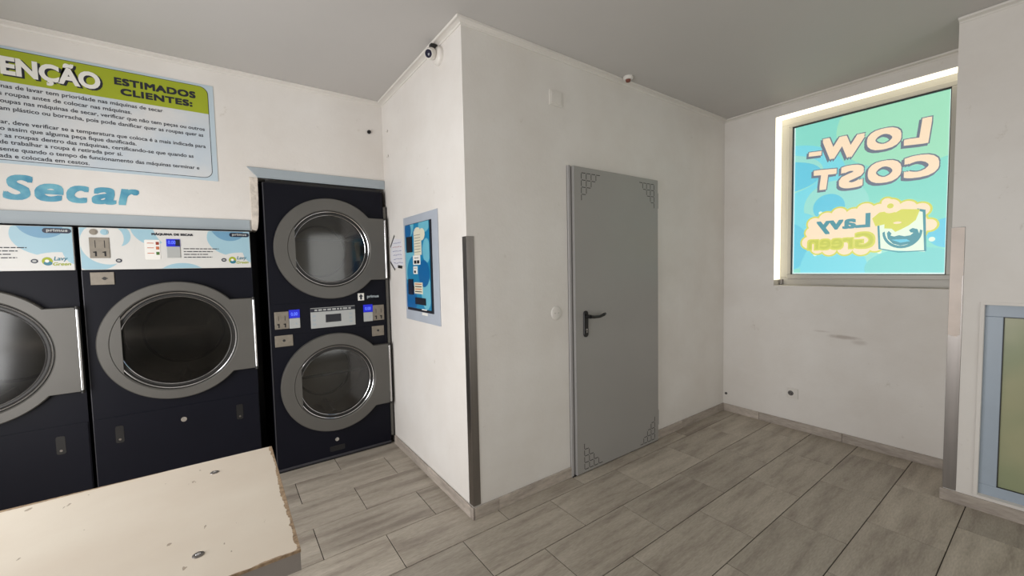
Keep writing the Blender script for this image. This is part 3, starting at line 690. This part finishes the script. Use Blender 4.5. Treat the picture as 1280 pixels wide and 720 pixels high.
onface('label_plate', 0.725, 0.600, 1.460, 1.524, 'white_print', 0.002); onface('keypad', 0.705, 0.665, 1.468, 1.49, 'screen', 0.003); onface('keypad', 0.655, 0.615, 1.468, 1.49, 'screen', 0.003); onface('print_line', 0.70, 0.625, 1.505, 1.509, 'ink', 0.0024)
onface('label_plate', 0.725, 0.653, 1.397, 1.450, 'white_print', 0.002); onface('keypad', 0.71, 0.68, 1.405, 1.42, 'screen', 0.003); onface('print_line', 0.715, 0.665, 1.436, 1.439, 'ink', 0.0024)
onface('card_reader', 0.809, 0.732, 1.253, 1.361, 'navy', 0.010)
onface('price_sticker', 0.718, 0.575, 1.262, 1.340, 'cream', 0.002)
for k in range(4): onface('print_line', 0.705, 0.59, 1.274 + k * 0.017, 1.280 + k * 0.017, 'orange' if k % 2 else 'ink', 0.0024)
onface('change_tray', 0.700, 0.529, 1.190, 1.236, 'screen', 0.006)
onface('sticker_strip', 0.60, 0.52, 1.155, 1.162, 'white_print', 0.002)
tag(obj('label_sticker', B().box(-0.0082, -0.0072, 0.535, 0.625, 1.118, 1.136), M['white_print']), 'small white sticker on the metal surround below the blue terminal', 'sticker')

# handwritten note with black tape
nt = thing('paper_note', 'white handwritten paper note held with black tape beside the payment terminal', 'note', (0, 1.09, 1.55))
pobj('sheet', B().prism([(1.215, 1.615), (1.15, 1.672), (0.974, 1.655), (0.953, 1.462), (1.154, 1.440), (1.232, 1.50)], -0.002, -0.0005, 'x'), M['paper'], nt)
def stroke(b, y0, z0, y1, z1, w, x=-0.0026):
    d = Vector((y1 - y0, z1 - z0)).normalized() * w / 2; n = (-d.y, d.x)
    b.add([(x, y0 + n[0], z0 + n[1]), (x, y1 + n[0], z1 + n[1]), (x, y1 - n[0], z1 - n[1]), (x, y0 - n[0], z0 - n[1])], [(0, 1, 2, 3)])
for a in ((1.128, 1.695, 1.225, 1.608, .016), (1.238, 1.492, 1.139, 1.427, .016), (1.075, 1.453, 0.985, 1.447, .022)):
    b = B(); stroke(b, *a); b2 = B().add([(v[0] - 0.001, v[1], v[2]) for v in b.v], b.f); b.f = b.f
    pobj('tape', b, M['black_plastic'], nt)
b = B(); br = B()
for k in range(6):
    z = 1.635 - k * 0.031; y = 1.16 + random.uniform(-.02, .02) + (0.02 if k == 2 else 0)
    tgt = br if k in (1,) else b
    while y > 0.99:
        w = random.uniform(0.02, 0.05); stroke(tgt, y, z + random.uniform(-.004, .004), y - w, z + random.uniform(-.004, .004), 0.004); y -= w + 0.012
pobj('handwriting', b, M['pen'], nt); pobj('handwriting', br, M['redpen'], nt)

# ------------------------------------------------------------------ sign ATENCAO and the word Secar on the dryer wall
sg = thing('notice_sign', 'large wall sign with lime header ATENÇÃO ESTIMADOS CLIENTES and rules for the machines', 'sign', (-1.9, W, 2.03))
SL, SR, SB, STp = -2.64, -1.091, 2.030, 2.634
pobj('board', B().box(SL, SR, W - 0.004, W, SB, STp), M['sign_blue'], sg)
def rrect(x0, x1, z0, z1, r, corners=(1, 1, 1, 1)):
    pts = []
    for i, (cx, cz, a) in enumerate(((x1 - r, z1 - r, 0), (x0 + r, z1 - r, PI / 2), (x0 + r, z0 + r, PI), (x1 - r, z0 + r, 1.5 * PI))):
        if corners[i]: pts += [(cx + r * math.cos(a + PI / 2 * k / 8), cz + r * math.sin(a + PI / 2 * k / 8)) for k in range(9)]
        else: pts.append((x1 if i in (0, 3) else x0, z1 if i < 2 else z0))
    return pts
x0, x1, z0, z1 = SL + 0.03, -1.118, 2.046, 2.620
pobj('border', B().prism(rrect(x0, x1, z0, z1, 0.045), W - 0.0048, W - 0.003), M['ink'], sg)
pobj('field', B().prism(rrect(x0 + 0.003, x1 - 0.003, z0 + 0.003, z1 - 0.003, 0.043), W - 0.0054, W - 0.003), M['sign_white'], sg)
pobj('header', B().prism(rrect(x0 + 0.003, x1 - 0.003, 2.452, z1 - 0.003, 0.043, (1, 1, 0, 0)), W - 0.0060, W - 0.003), M['green'], sg, label='lime green header band')
def wp(y): return lambda u, v: (u, y, v)
def ltext(s, vis, xl, xr, z0, z1, off, y=W - 0.0068):
    """line whose visible ending runs from xl to xr; the rest of it continues to the left"""
    ve, _ = text_geo(vis, off); vf, _ = text_geo(s, off)
    a0, a1, _, _ = bbox(ve); f0, f1, g0, g1 = bbox(vf); sx = (xr - xl) / (a1 - a0)
    return (xr - (f1 - f0) * sx, xr, z0, z1)
hs = ltext('ATENÇÃO', 'NÇÃO', -1.925, -1.612, 0, 1, 0.04)
zc, zt = 2.468, 2.600
b = B(); text_fit(b, 'ATENÇÃO', hs[0], hs[1], zc, zt, wp(W - 0.0066), off=0.03, extra=0.055, shift=(0.009, -0.006)); pobj('heading_shadow', b, M['ink'], sg)
b = B(); text_fit(b, 'ATENÇÃO', hs[0], hs[1], zc, zt, wp(W - 0.0074), off=0.03, extra=0.045); pobj('heading', b, M['white_print'], sg)
b = B(); tb(b, 'ESTIMADOS', -1.553, -1.182, 2.536, 2.578, wp(W - 0.0066), 0.0028, space=1.08); tb(b, 'CLIENTES:', -1.529, -1.200, 2.481, 2.521, wp(W - 0.0066), 0.0028, space=1.08)
pobj('subheading', b, M['ink'], sg)
b = B()
for s, vis, xl, xr, z in (
    ('As máquinas de lavar tem prioridade nas máquinas de secar', 'inas de lavar tem prioridade nas máquinas de secar', -1.990, -1.345, 2.422),
    ('Retire as roupas antes de colocar nas máquinas.', 's roupas antes de colocar nas máquinas.', -1.992, -1.487, 2.384),
    ('Ao colocar roupas nas máquinas de secar, verificar que não tem peças ou outros', 'oupas nas máquinas de secar, verificar que não tem peças ou outros', -1.990, -1.146, 2.346),
    ('que contenham plástico ou borracha, pois pode danificar quer as roupas quer as', 'am plástico ou borracha, pois pode danificar quer as roupas quer as', -1.994, -1.155, 2.308),
    ('Antes de secar, deve verificar se a temperatura que coloca é a mais indicada para', 'ar, deve verificar se a temperatura que coloca é a mais indicada para', -1.994, -1.146, 2.238),
    ('o tecido assim que alguma peça fique danificada.', 'o assim que alguma peça fique danificada.', -1.998, -1.475, 2.204),
    ('Colocar as roupas dentro das máquinas, certificando-se que quando as', 'r as roupas dentro das máquinas, certificando-se que quando as', -2.004, -1.211, 2.168),
    ('acabam de trabalhar a roupa é retirada por si.', 'de trabalhar a roupa é retirada por si.', -2.003, -1.539, 2.134),
    ('Esteja presente quando o tempo de funcionamento das máquinas terminar e', 'sente quando o tempo de funcionamento das máquinas terminar e', -2.005, -1.185, 2.098),
    ('retirada e colocada em cestos.', 'ada e colocada em cestos.', -2.007, -1.679, 2.063)):
    q_ = ltext(s, vis, xl, xr, 0, 1, 0.012); vv, _ = text_geo(s, 0.012); g0, g1 = bbox(vv)[2:]
    sc_ = 0.0300
    text_fit(b, s, q_[0], q_[1], z - 0.004 + g0 * sc_, z - 0.004 + g1 * sc_, wp(W - 0.0066), off=0.012)
pobj('body_text', b, M['ink'], sg, kind='stuff')

se = thing('wall_lettering', 'word Secar in blue vinyl letters on the wall above the single dryers', 'lettering', (-1.74, W, 1.84))
ref = 'Secar'; xs = [(-2.010, -1.900), (-1.898, -1.790), (-1.780, -1.690), (-1.682, -1.580), (-1.572, -1.478)]
zz = [(1.842, 1.976), (1.842, 1.940), (1.842, 1.940), (1.842, 1.940), (1.844, 1.940)]
for c, (a, e_), (z0_, z1_) in zip(ref, xs, zz):
    b = B(); tb(b, c, a, e_, z0_, z1_, wp(W - 0.0016), 0.0062, shear=0.18); pobj('letter', b, M['teal'], se)

# ------------------------------------------------------------------ dryers
def outer_r(t, R, hx, hz):
    c, s = math.cos(t), math.sin(t)
    if c <= 0: return R
    tj = math.asin(min(1, hz / R)); a = abs(math.atan2(s, c))
    if a > tj: return R
    return min(hx / c, hz / abs(s) if abs(s) > 1e-6 else 1e9)
def dryer_door(parent, cx, cz, R, Rg, hx, hz, chord, clear=False, bar=False):
    """door: flat silver ring that runs into a hinge plate on the right, stepped inner ring, round glass"""
    n = 128; Ri = Rg + 0.034
    ang = [2 * PI * i / n for i in range(n)]
    tj = math.asin(hz / R); tc = math.atan2(hz, hx)
    for t in (tj, tc, 2 * PI - tj, 2 * PI - tc): ang.append(t)
    ang = sorted(ang); n = len(ang)
    rings = [[(outer_r(t, R, hx, hz), 0.0) for t in ang], [(outer_r(t, R, hx, hz), -0.034) for t in ang],
             [(outer_r(t, R, hx, hz) - 0.005, -0.040) for t in ang], [(Ri + 0.006, -0.040) for t in ang], [(Ri, -0.034) for t in ang], [(Ri - 0.003, -0.014) for t in ang]]
    vs = []; fs = []
    for rg in rings: vs += [(cx + r * math.cos(t), y, cz + r * math.sin(t)) for (r, y), t in zip(rg, ang)]
    for k in range(len(rings) - 1):
        for i in range(n): j = (i + 1) % n; fs.append((k * n + i, k * n + j, (k + 1) * n + j, (k + 1) * n + i))
    b = B().add(vs, fs)
    # straight grip flange closing the left side of the opening
    a0 = math.acos(chord / (Ri + 0.002)); seg = [(cx - (Ri + 0.002) * math.cos(a), cz + (Ri + 0.002) * math.sin(a)) for a in [-a0 + 2 * a0 * i / 14 for i in range(15)]]
    b.prism(seg, -0.0395, -0.022)
    d = obj('door', b, M['door_ring'], parent, smooth=True)
    g = obj('inner_ring', B().lathe([(Ri - 0.002, -0.016), (Ri - 0.006, -0.026), (Ri - 0.016, -0.028), (Ri - 0.020, -0.018), (Rg + 0.004, -0.018), (Rg - 0.001, -0.022), (Rg - 0.004, -0.016), (Rg - 0.004, 0.02)], (cx, 0, cz), (0, 1, 0), 72), M['ring_dark'], smooth=True, label='dark grey stepped ring around the glass'); g.parent = d
    h = obj('trim_ring', B().lathe([(Ri - 0.0115, -0.0285), (Ri - 0.008, -0.031), (Ri - 0.0045, -0.0285)], (cx, 0, cz), (0, 1, 0), 72), M['chrome'], smooth=True); h.parent = d
    h = obj('trim_ring', B().lathe([(Rg - 0.001, -0.0215), (Rg + 0.0015, -0.0235), (Rg + 0.004, -0.0195)], (cx, 0, cz), (0, 1, 0), 72), M['chrome'], smooth=True); h.parent = d
    gl = obj('glass', B().lathe([(Rg, -0.015), (Rg * 0.7, -0.019), (Rg * 0.35, -0.021), (0.0001, -0.0215)], (cx, 0, cz), (0, 1, 0), 64), M['dryer_glass_clear' if clear else 'dryer_glass'], smooth=True); gl.parent = d
    hb = obj('hinge_rod', B().cyl((cx + hx - 0.004, -0.044, cz - hz + 0.004), (cx + hx - 0.004, -0.044, cz + hz - 0.004), 0.0075, n=14), M['chrome'], smooth=True, label='chrome rod'); hb.parent = d
    for q in (1, -1):
        cp = obj('hinge_cap', B().cyl((cx + hx - 0.004, -0.044, cz + q * (hz - 0.012)), (cx + hx - 0.004, -0.044, cz + q * (hz + 0.006)), 0.0085, n=12), M['ring_dark'], smooth=True); cp.parent = d
    if bar:
        br_ = obj('reflection_bar', B().box(cx - Rg * 0.94, cx + Rg * 0.94, -0.012, -0.004, cz + 0.055, cz + 0.075), M['black_plastic']); br_.parent = d  # dark bar put in for a reflection on the glass
    return d
def drum(parent, cx, cz, r, depth=0.55):
    d = obj('drum', B().lathe([(r - 0.01, 0.0), (r - 0.01, 0.03), (r + 0.05, 0.04), (r + 0.05, depth), (r * 0.0001, depth + 0.001)], (cx, 0, cz), (0, 1, 0), 48), M['drum'], parent, smooth=True)
    k = obj('back_ring', B().lathe([(r * 0.86, depth - 0.001), (r * 0.86, depth - 0.02), (r * 0.80, depth - 0.02), (r * 0.80, depth - 0.001)], (cx, 0, cz), (0, 1, 0), 48), M['drum_dark'], smooth=True); k.parent = d
    for a in (0.5, 0.5 + 2 * PI / 3, 0.5 + 4 * PI / 3):
        c_, s_ = math.cos(a), math.sin(a); R_ = r + 0.05
        l = B().prism([(cx + (R_) * math.cos(a - .10), cz + R_ * math.sin(a - .10)), (cx + (R_ - 0.06) * math.cos(a - .03), cz + (R_ - .06) * math.sin(a - .03)), (cx + (R_ - 0.06) * math.cos(a + .03), cz + (R_ - .06) * math.sin(a + .03)), (cx + R_ * math.cos(a + .10), cz + R_ * math.sin(a + .10))], 0.08, depth - 0.02)
        o = obj('lifter', l, M['drum']); o.parent = d
    return d
def front_with_holes(w, z0, z1, holes, y0=0.0, y1=0.012):
    """front sheet: one band per hole, each a rectangle with a round opening"""
    b = B(); zs = [z0] + [(holes[i][1] + holes[i + 1][1]) / 2 for i in range(len(holes) - 1)] + [z1]
    for (cx, cz, r), za, zb in zip(holes, zs[:-1], zs[1:]):
        n = 64; ang = [2 * PI * i / n + PI / n for i in range(n)]
        def edge(t):
            c, s = math.cos(t), math.sin(t)
            k = min(((w - cx) / c if c > 1e-9 else (cx / -c if c < -1e-9 else 1e9)), ((zb - cz) / s if s > 1e-9 else ((cz - za) / -s if s < -1e-9 else 1e9)))
            return cx + k * c, cz + k * s
        for t in [math.atan2(zz_ - cz, xx - cx) % (2 * PI) for xx, zz_ in ((0, za), (w, za), (w, zb), (0, zb))]: ang.append(t)
        ang = sorted(ang); n = len(ang)
        vs = [(cx + r * math.cos(t), y0, cz + r * math.sin(t)) for t in ang] + [(edge(t)[0], y0, edge(t)[1]) for t in ang]
        vs += [(cx + r * math.cos(t), y1, cz + r * math.sin(t)) for t in ang]
        fs = [(i, (i + 1) % n, (i + 1) % n + n, i + n) for i in range(n)] + [(i, (i + 1) % n, (i + 1) % n + 2 * n, i + 2 * n) for i in range(n)]
        b.add(vs, fs)
    return b
def cabinet(parent, w, z0, z1, depth, holes):
    b = front_with_holes(w, z0, z1, holes)
    b.add([(0, 0, z0), (w, 0, z0), (w, depth, z0), (0, depth, z0), (0, 0, z1), (w, 0, z1), (w, depth, z1), (0, depth, z1)], [(0, 3, 2, 1), (4, 5, 6, 7), (1, 2, 6, 5), (2, 3, 7, 6), (3, 0, 4, 7)])
    return obj('cabinet', b, M['dryer_body'], parent)
def sub(name, b, m, parent, **k): o = obj(name, b, m, **k); o.parent = parent; return o
def flat(u0, u1, v0, v1, y0, y1): return B().box(u0, u1, y0, y1, v0, v1)

def single_dryer(label):
    w = 0.803; t = thing('tumble_dryer', label, 'dryer', group=None)
    cx, cz = 0.400, 1.026
    cabinet(t, w, 0.0, 1.462, 0.85, [(cx, cz, 0.275)])
    obj('top_cap', B().box(0.0, w, 0.004, 0.85, 1.4625, 1.704), M['dryer_body'], t)
    obj('lower_panel', B().box(0.003, w - 0.003, -0.005, 0.0, 0.03, 0.608), M['dryer_body'], t, bevel=0.002)
    lp = t.children[-1]
    for x, z in ((0.107, 0.502), (0.690, 0.502)):
        s_ = sub('finger_slot', B().prism(rrect(x - 0.018, x + 0.018, z - 0.05, z + 0.05, 0.010), -0.0065, -0.0045), M['black_plastic'], lp)
        sub('slot_screw', B().disc(x, z - 0.030, 0.006, -0.0085, -0.006, n=14), M['steel'], lp)
    sub('lock', B().disc(0.400, 0.522, 0.015, -0.009, -0.004, n=20).disc(0.400, 0.522, 0.010, -0.012, -0.008, n=20), M['chrome'], lp, label='small chrome lock')
    drum(t, cx, cz, 0.275)
    dryer_door(t, cx, cz, 0.360, 0.268, 0.402, 0.236, 0.252)
    # printed control panel
    cp = obj('control_panel', B().box(0.004, w - 0.004, -0.014, 0.003, 1.466, 1.704), M['panel_white'], t, bevel=0.002, label='white and blue printed control panel')
    y = -0.014
    def clip(pts): return [(min(max(u, 0.006), w - 0.006), min(max(v, 1.468), 1.702)) for u, v in pts]
    def dsc(x, z, r, m, lay, ry=None, name='print_shape'):
        sub(name, B().prism(clip([(x + r * math.cos(2 * PI * i / 40), z + (ry or r) * math.sin(2 * PI * i / 40)) for i in range(40)]), y - 0.0002 * lay, y + 0.001), M[m], cp)
    dsc(0.06, 1.60, 0.13, 'panel_blue', 1, 0.14); dsc(0.12, 1.62, 0.115, 'panel_white', 2, 0.125); dsc(0.165, 1.66, 0.05, 'panel_blue', 3, 0.06); dsc(0.13, 1.645, 0.055, 'panel_white', 4, 0.07)
    dsc(0.31, 1.74, 0.10, 'panel_blue', 1, 0.13); dsc(0.40, 1.76, 0.09, 'panel_white', 2, 0.16); dsc(0.44, 1.43, 0.11, 'panel_blue', 3, 0.07)
    dsc(0.73, 1.66, 0.16, 'panel_blue', 3, 0.12); dsc(0.69, 1.74, 0.10, 'panel_mid', 4, 0.10); dsc(0.74, 1.48, 0.14, 'panel_white', 5, 0.085); dsc(0.80, 1.62, 0.05, 'panel_blue', 5.5, 0.12)
    yt = y - 0.003
    # logo plate
    sub('logo_plate', B().prism(rrect(0.688, 0.795, 1.667, 1.694, 0.0134), yt, y), M['navy'], cp, label='dark pill logo plate reading primus')
    b = B(); tb(b, 'primus', 0.703, 0.782, 1.671, 1.690, wp(yt - 0.0004), 0.001, space=1.1); sub('logo_text', b, M['panel_grey'], cp)
    b = B(); tb(b, 'MÁQUINA DE SECAR', 0.307, 0.502, 1.665, 1.684, wp(yt + 0.001), 0.0012, space=1.08); sub('title_text', b, M['ink'], cp)
    # coin unit
    for x, m in ((0.062, 'steel_face'), (0.106, 'panel_blue')): sub('round_button', B().disc(x, 1.679, 0.0165, y - 0.004, y, n=24).disc(x, 1.679, 0.011, y - 0.006, y, n=24), M[m], cp)
    sub('coin_plate', flat(0.042, 0.124, 1.532, 1.648, y - 0.005, y), M['steel_face'], cp, bevel=0.002)
    for x in (0.066, 0.104):
        sub('coin_slot', flat(x - 0.0015, x + 0.0015, 1.590, 1.632, y - 0.0058, y - 0.004), M['slot'], cp)
        sub('coin_chute', flat(x - 0.003, x + 0.004, 1.542, 1.570, y - 0.0066, y - 0.004).box(x - 0.010, x + 0.004, y - 0.0066, y - 0.004, 1.562, 1.568), M['slot'], cp)
    for x in (0.158, 0.652): sub('badge', B().disc(x, 1.517, 0.013, y - 0.003, y, n=24, ry=0.0115), M['navy'], cp); sub('badge_face', B().disc(x, 1.517, 0.008, y - 0.0036, y, n=20, ry=0.006), M['panel_grey'], cp)
    # tariff plate with three lamps
    sub('tariff_plate', B().prism(rrect(0.272, 0.342, 1.522, 1.640, 0.006), y - 0.002, y), M['white_print'], cp)
    for z, m in ((1.620, 'red'), (1.592, 'orange'), (1.560, 'grn')):
        sub('tariff_button', flat(0.323, 0.338, z - 0.010, z + 0.008, y - 0.004, y - 0.001), M[m], cp, bevel=0.002)
        sub('print_line', flat(0.284, 0.314, z - 0.002, z + 0.002, y - 0.0026, y - 0.001), M['orange'], cp)
    # display and reader
    sub('display', flat(0.372, 0.436, 1.601, 1.646, y - 0.005, y), M['led_blue'], cp, label='glowing blue display')
    b = B(); text_fit(b, '0.00', 0.380, 0.416, 1.616, 1.636, wp(y - 0.0056), off=0.02); sub('digits', b, M['led_digits'], cp)
    sub('card_reader', flat(0.372, 0.436, 1.532, 1.601, y - 0.005, y), M['panel_grey'], cp, bevel=0.002)
    sub('display_base', flat(0.414, 0.436, 1.604, 1.643, y - 0.0056, y - 0.004), M['navy'], cp)
    for k, (xe) in enumerate((0.628, 0.596, 0.574, 0.592)):
        z = 1.588 - k * 0.0175; b = B(); x = 0.452
        rnd = random.Random(k)
        while x < xe: e = min(xe, x + rnd.uniform(.008, .03)); b.box(x, e, y - 0.0018, y, z - 0.0025, z + 0.0025); x = e + 0.004
        sub('print_line', b, M['ink'], cp)
    # small brand mark
    dsc(0.698, 1.516, 0.020, 'green', 8, 0.022, 'logo_mark'); dsc(0.700, 1.505, 0.016, 'teal_print', 9, 0.012, 'logo_mark'); dsc(0.697, 1.517, 0.008, 'white_print', 10, 0.008, 'logo_mark')
    b = B(); text_fit(b, 'Lavy', 0.722, 0.775, 1.513, 1.541, wp(y - 0.0024), off=0.02, shear=.2); sub('logo_text', b, M['teal_print'], cp)
    b = B(); text_fit(b, 'Green', 0.718, 0.785, 1.492, 1.510, wp(y - 0.0024), off=0.02, shear=.2); sub('logo_text', b, M['green'], cp)
    # key plate under the panel
    kp = obj('key_plate', flat(0.034, 0.132, 1.380, 1.452, -0.006, 0.0), M['steel_face'], t, bevel=0.002, label='steel key plate')
    sub('keyhole', B().disc(0.092, 1.416, 0.009, -0.0075, -0.005, n=16).box(0.080, 0.106, -0.0075, -0.005, 1.414, 1.418), M['ring_dark'], kp)
    obj('lower_edge', B().box(0, 0.004, -0.002, 0.0, 0.0, 1.462), M['dryer_seam'], t)
    return t
def copy_tree(o, parent=None):
    c = o.copy(); C.objects.link(c); c.parent = parent
    for k in o.children: copy_tree(k, c)
    return c
YD = 1.285
dg1 = single_dryer('wide single tumble dryer beside the stacked pair, its whole round door in view'); dg1.location = (-1.738, YD, 0)
dg2 = copy_tree(dg1); dg2.location = (-1.738 - 0.819, YD, 0)
dg2['label'] = 'leftmost single tumble dryer, cut off by the left edge of the picture'
for o in (dg1, dg2): o['group'] = 'single tumble dryers in the wall'

def stacked_dryer():
    w = 0.815; t = thing('stacked_dryer', 'tall dark double dryer with two round doors one above the other', 'dryer')
    cx = 0.413; c1, c2 = 1.593, 0.597; top = 2.045
    cabinet(t, w, 0.012, top, 0.85, [(cx, c2, 0.25), (cx, c1, 0.25)])
    obj('foot_rail', B().box(0.0, w, 0.004, 0.80, 0.0, 0.012), M['black_plastic'], t)
    obj('bottom_trim', B().box(0.0, w, -0.005, 0.0, 0.016, 0.030), M['dryer_seam'], t)
    obj('edge_trim', B().box(-0.001, 0.005, -0.004, 0.0, 0.03, top), M['dryer_seam'], t)
    obj('top_rail', B().box(0.02, w, 0.03, 0.5, top + 0.001, top + 0.02), M['black_plastic'], t)
    sp = obj('side_profile', B().box(w + 0.002, w + 0.019, -0.012, 0.02, 0.075, 1.93), M['door_ring'], t, label='pale grey metal side profile')
    obj('side_profile_dark', B().box(w + 0.018, w + 0.0285, -0.006, 0.02, 0.03, 1.93), M['ring_dark'], t)
    for z in (c1, c2):
        drum(t, cx, z, 0.25, 0.45); dryer_door(t, cx, z, 0.368, 0.246, 0.404, 0.240, 0.236, clear=True, bar=True)
    obj('middle_panel', B().box(0.008, w - 0.004, -0.003, 0.0, 0.985, 1.205), M['dryer_body'], t, bevel=0.001)
    # controls
    y = -0.003
    def unit(x0, flip):
        """coin plate next to a blue display over a white reader"""
        a = (x0, x0 + 0.088) if not flip else (x0 + 0.072, x0 + 0.160); d = (x0 + 0.090, x0 + 0.158) if not flip else (x0, x0 + 0.070)
        cpl = obj('coin_plate', flat(a[0], a[1], 1.030, 1.152, y - 0.006, y), M['steel_face'], t, bevel=0.002)
        for k in (0.27, 0.72):
            xx = a[0] + (a[1] - a[0]) * k
            sub('coin_chute', flat(xx - 0.003, xx + 0.005, 1.040, 1.068, y - 0.0075, y - 0.005).box(xx - 0.010, xx + 0.005, y - 0.0075, y - 0.005, 1.060, 1.067), M['slot'], cpl)
            sub('coin_slot', flat(xx - 0.001, xx + 0.002, 1.088, 1.122, y - 0.0068, y - 0.005), M['slot'], cpl)
        dp = obj('display', flat(d[0], d[1], 1.102, 1.160, y - 0.006, y), M['led_blue'], t, label='glowing blue display')
        b = B(); text_fit(b, '0.00', d[0] + 0.012, d[1] - 0.014, 1.118, 1.142, wp(y - 0.0066), off=0.02); sub('digits', b, M['led_digits'], dp)
        rd = obj('card_reader', flat(d[0], d[1], 1.028, 1.100, y - 0.006, y), M['panel_grey'], t, bevel=0.002)
        sub('reader_mark', B().disc((d[0] + d[1]) / 2 + 0.01, 1.060, 0.007, y - 0.0068, y - 0.005, n=12), M['aluminium_blue'], rd)
    unit(0.030, False); unit(0.633, True)
    cp = obj('control_panel', flat(0.258, 0.570, 1.012, 1.162, y - 0.006, y), M['panel_grey'], t, bevel=0.002)
    sub('title_band', flat(0.258, 0.570, 1.132, 1.158, y - 0.0066, y - 0.005), M['ink'], cp)
    b = B(); rnd = random.Random(3); x = 0.285
    while x < 0.545: e = min(0.545, x + rnd.uniform(.012, .035)); b.box(x, e, y - 0.0075, y - 0.006, 1.139, 1.151); x = e + 0.008
    sub('title_print', b, M['panel_grey'], cp)
    sub('display_window', flat(0.358, 0.466, 1.050, 1.108, y - 0.008, y - 0.005), M['screen'], cp, bevel=0.001)
    for x in (0.280, 0.535):
        for k in range(3): sub('print_mark', flat(x - 0.010, x + 0.012, 1.035 + k * 0.030, 1.049 + k * 0.030, y - 0.0066, y - 0.005), M['aluminium_blue'], cp)
    for x0, x1 in ((0.026, 0.138), (0.693, 0.788)):
        kp = obj('key_plate', flat(x0, x1, 0.905, 0.985, -0.006, 0.0), M['steel_face'], t, bevel=0.002)
        xm = (x0 + x1) / 2; sub('keyhole', B().disc(xm, 0.948, 0.009, -0.0075, -0.005, n=14), M['ring_dark'], kp)
    ar = obj('arrow_label', flat(0.596, 0.642, 1.196, 1.252, -0.0052, -0.0), M['white_print'], t, label='white label with black up arrow')
    sub('arrow', B().prism([(0.612, 1.203), (0.626, 1.203), (0.626, 1.225), (0.635, 1.225), (0.619, 1.247), (0.603, 1.225), (0.612, 1.225)], -0.0058, -0.005), M['ink'], ar)
    b = B(); tb(b, 'primus', 0.666, 0.757, 1.206, 1.234, wp(-0.0016), 0.0012); obj('logo_text', b, M['aluminium_blue'], t)
    obj('lock', B().disc(0.400, 0.152, 0.014, -0.009, 0.0, n=20).disc(0.400, 0.152, 0.009, -0.012, -0.008, n=20), M['chrome'], t, label='small chrome lock')
    obj('pull_recess', B().prism(rrect(0.348, 0.455, 0.062, 0.102, 0.008), -0.0012, 0.001), M['black_plastic'], t)
    return t
sd = stacked_dryer(); sd.location = (-0.850, YD, 0)

# ------------------------------------------------------------------ folding table in the foreground
tb = thing('folding_table', 'cream laminate folding table in the foreground with chipped edges and two bolts', 'table', (-1.7, -0.82, 0))
pobj('table_top', B().box(-2.50, -1.0, -1.10, -0.532, 0.894, 0.900), M['table'], tb, bevel=0.0006, seg=1)
pobj('edge_core', B().box(-2.50, -1.001, -1.099, -0.533, 0.858, 0.894), M['table_side'], tb, label='grey front edge')
for x, y_ in ((-1.14, -0.625), (-1.16, -0.998), (-2.35, -0.625), (-2.35, -0.998)):
    bo = pobj('bolt', B().lathe([(0.0045, 0.0026), (0.0072, 0.0024), (0.0095, 0.0010), (0.010, -0.001)], (x, y_, 0.900), (0, 0, 1), 20), M['steel'], tb, smooth=True)
    hd_ = obj('bolt_head', B().lathe([(0.0001, 0.0040), (0.003, 0.0036), (0.0046, 0.0022)], (0, 0, 0), (0, 0, 1), 16), M['chrome'], smooth=True); hd_.parent = bo; hd_.location = (x, y_, 0.900)
    lg = pobj('leg', B().box(x - 0.02, x + 0.02, y_ - 0.02, y_ + 0.02, 0.012, 0.858), M['steel'], tb, bevel=0.003)
    ft = obj('foot', B().box(x - 0.024, x + 0.024, y_ - 0.024, y_ + 0.024, 0.0, 0.014), M['black_plastic'], bevel=0.002); ft.parent = lg
for y_ in (-0.625, -0.998): pobj('stretcher', B().box(-2.33, -1.18, y_ - 0.012, y_ + 0.012, 0.15, 0.19), M['steel'], tb)
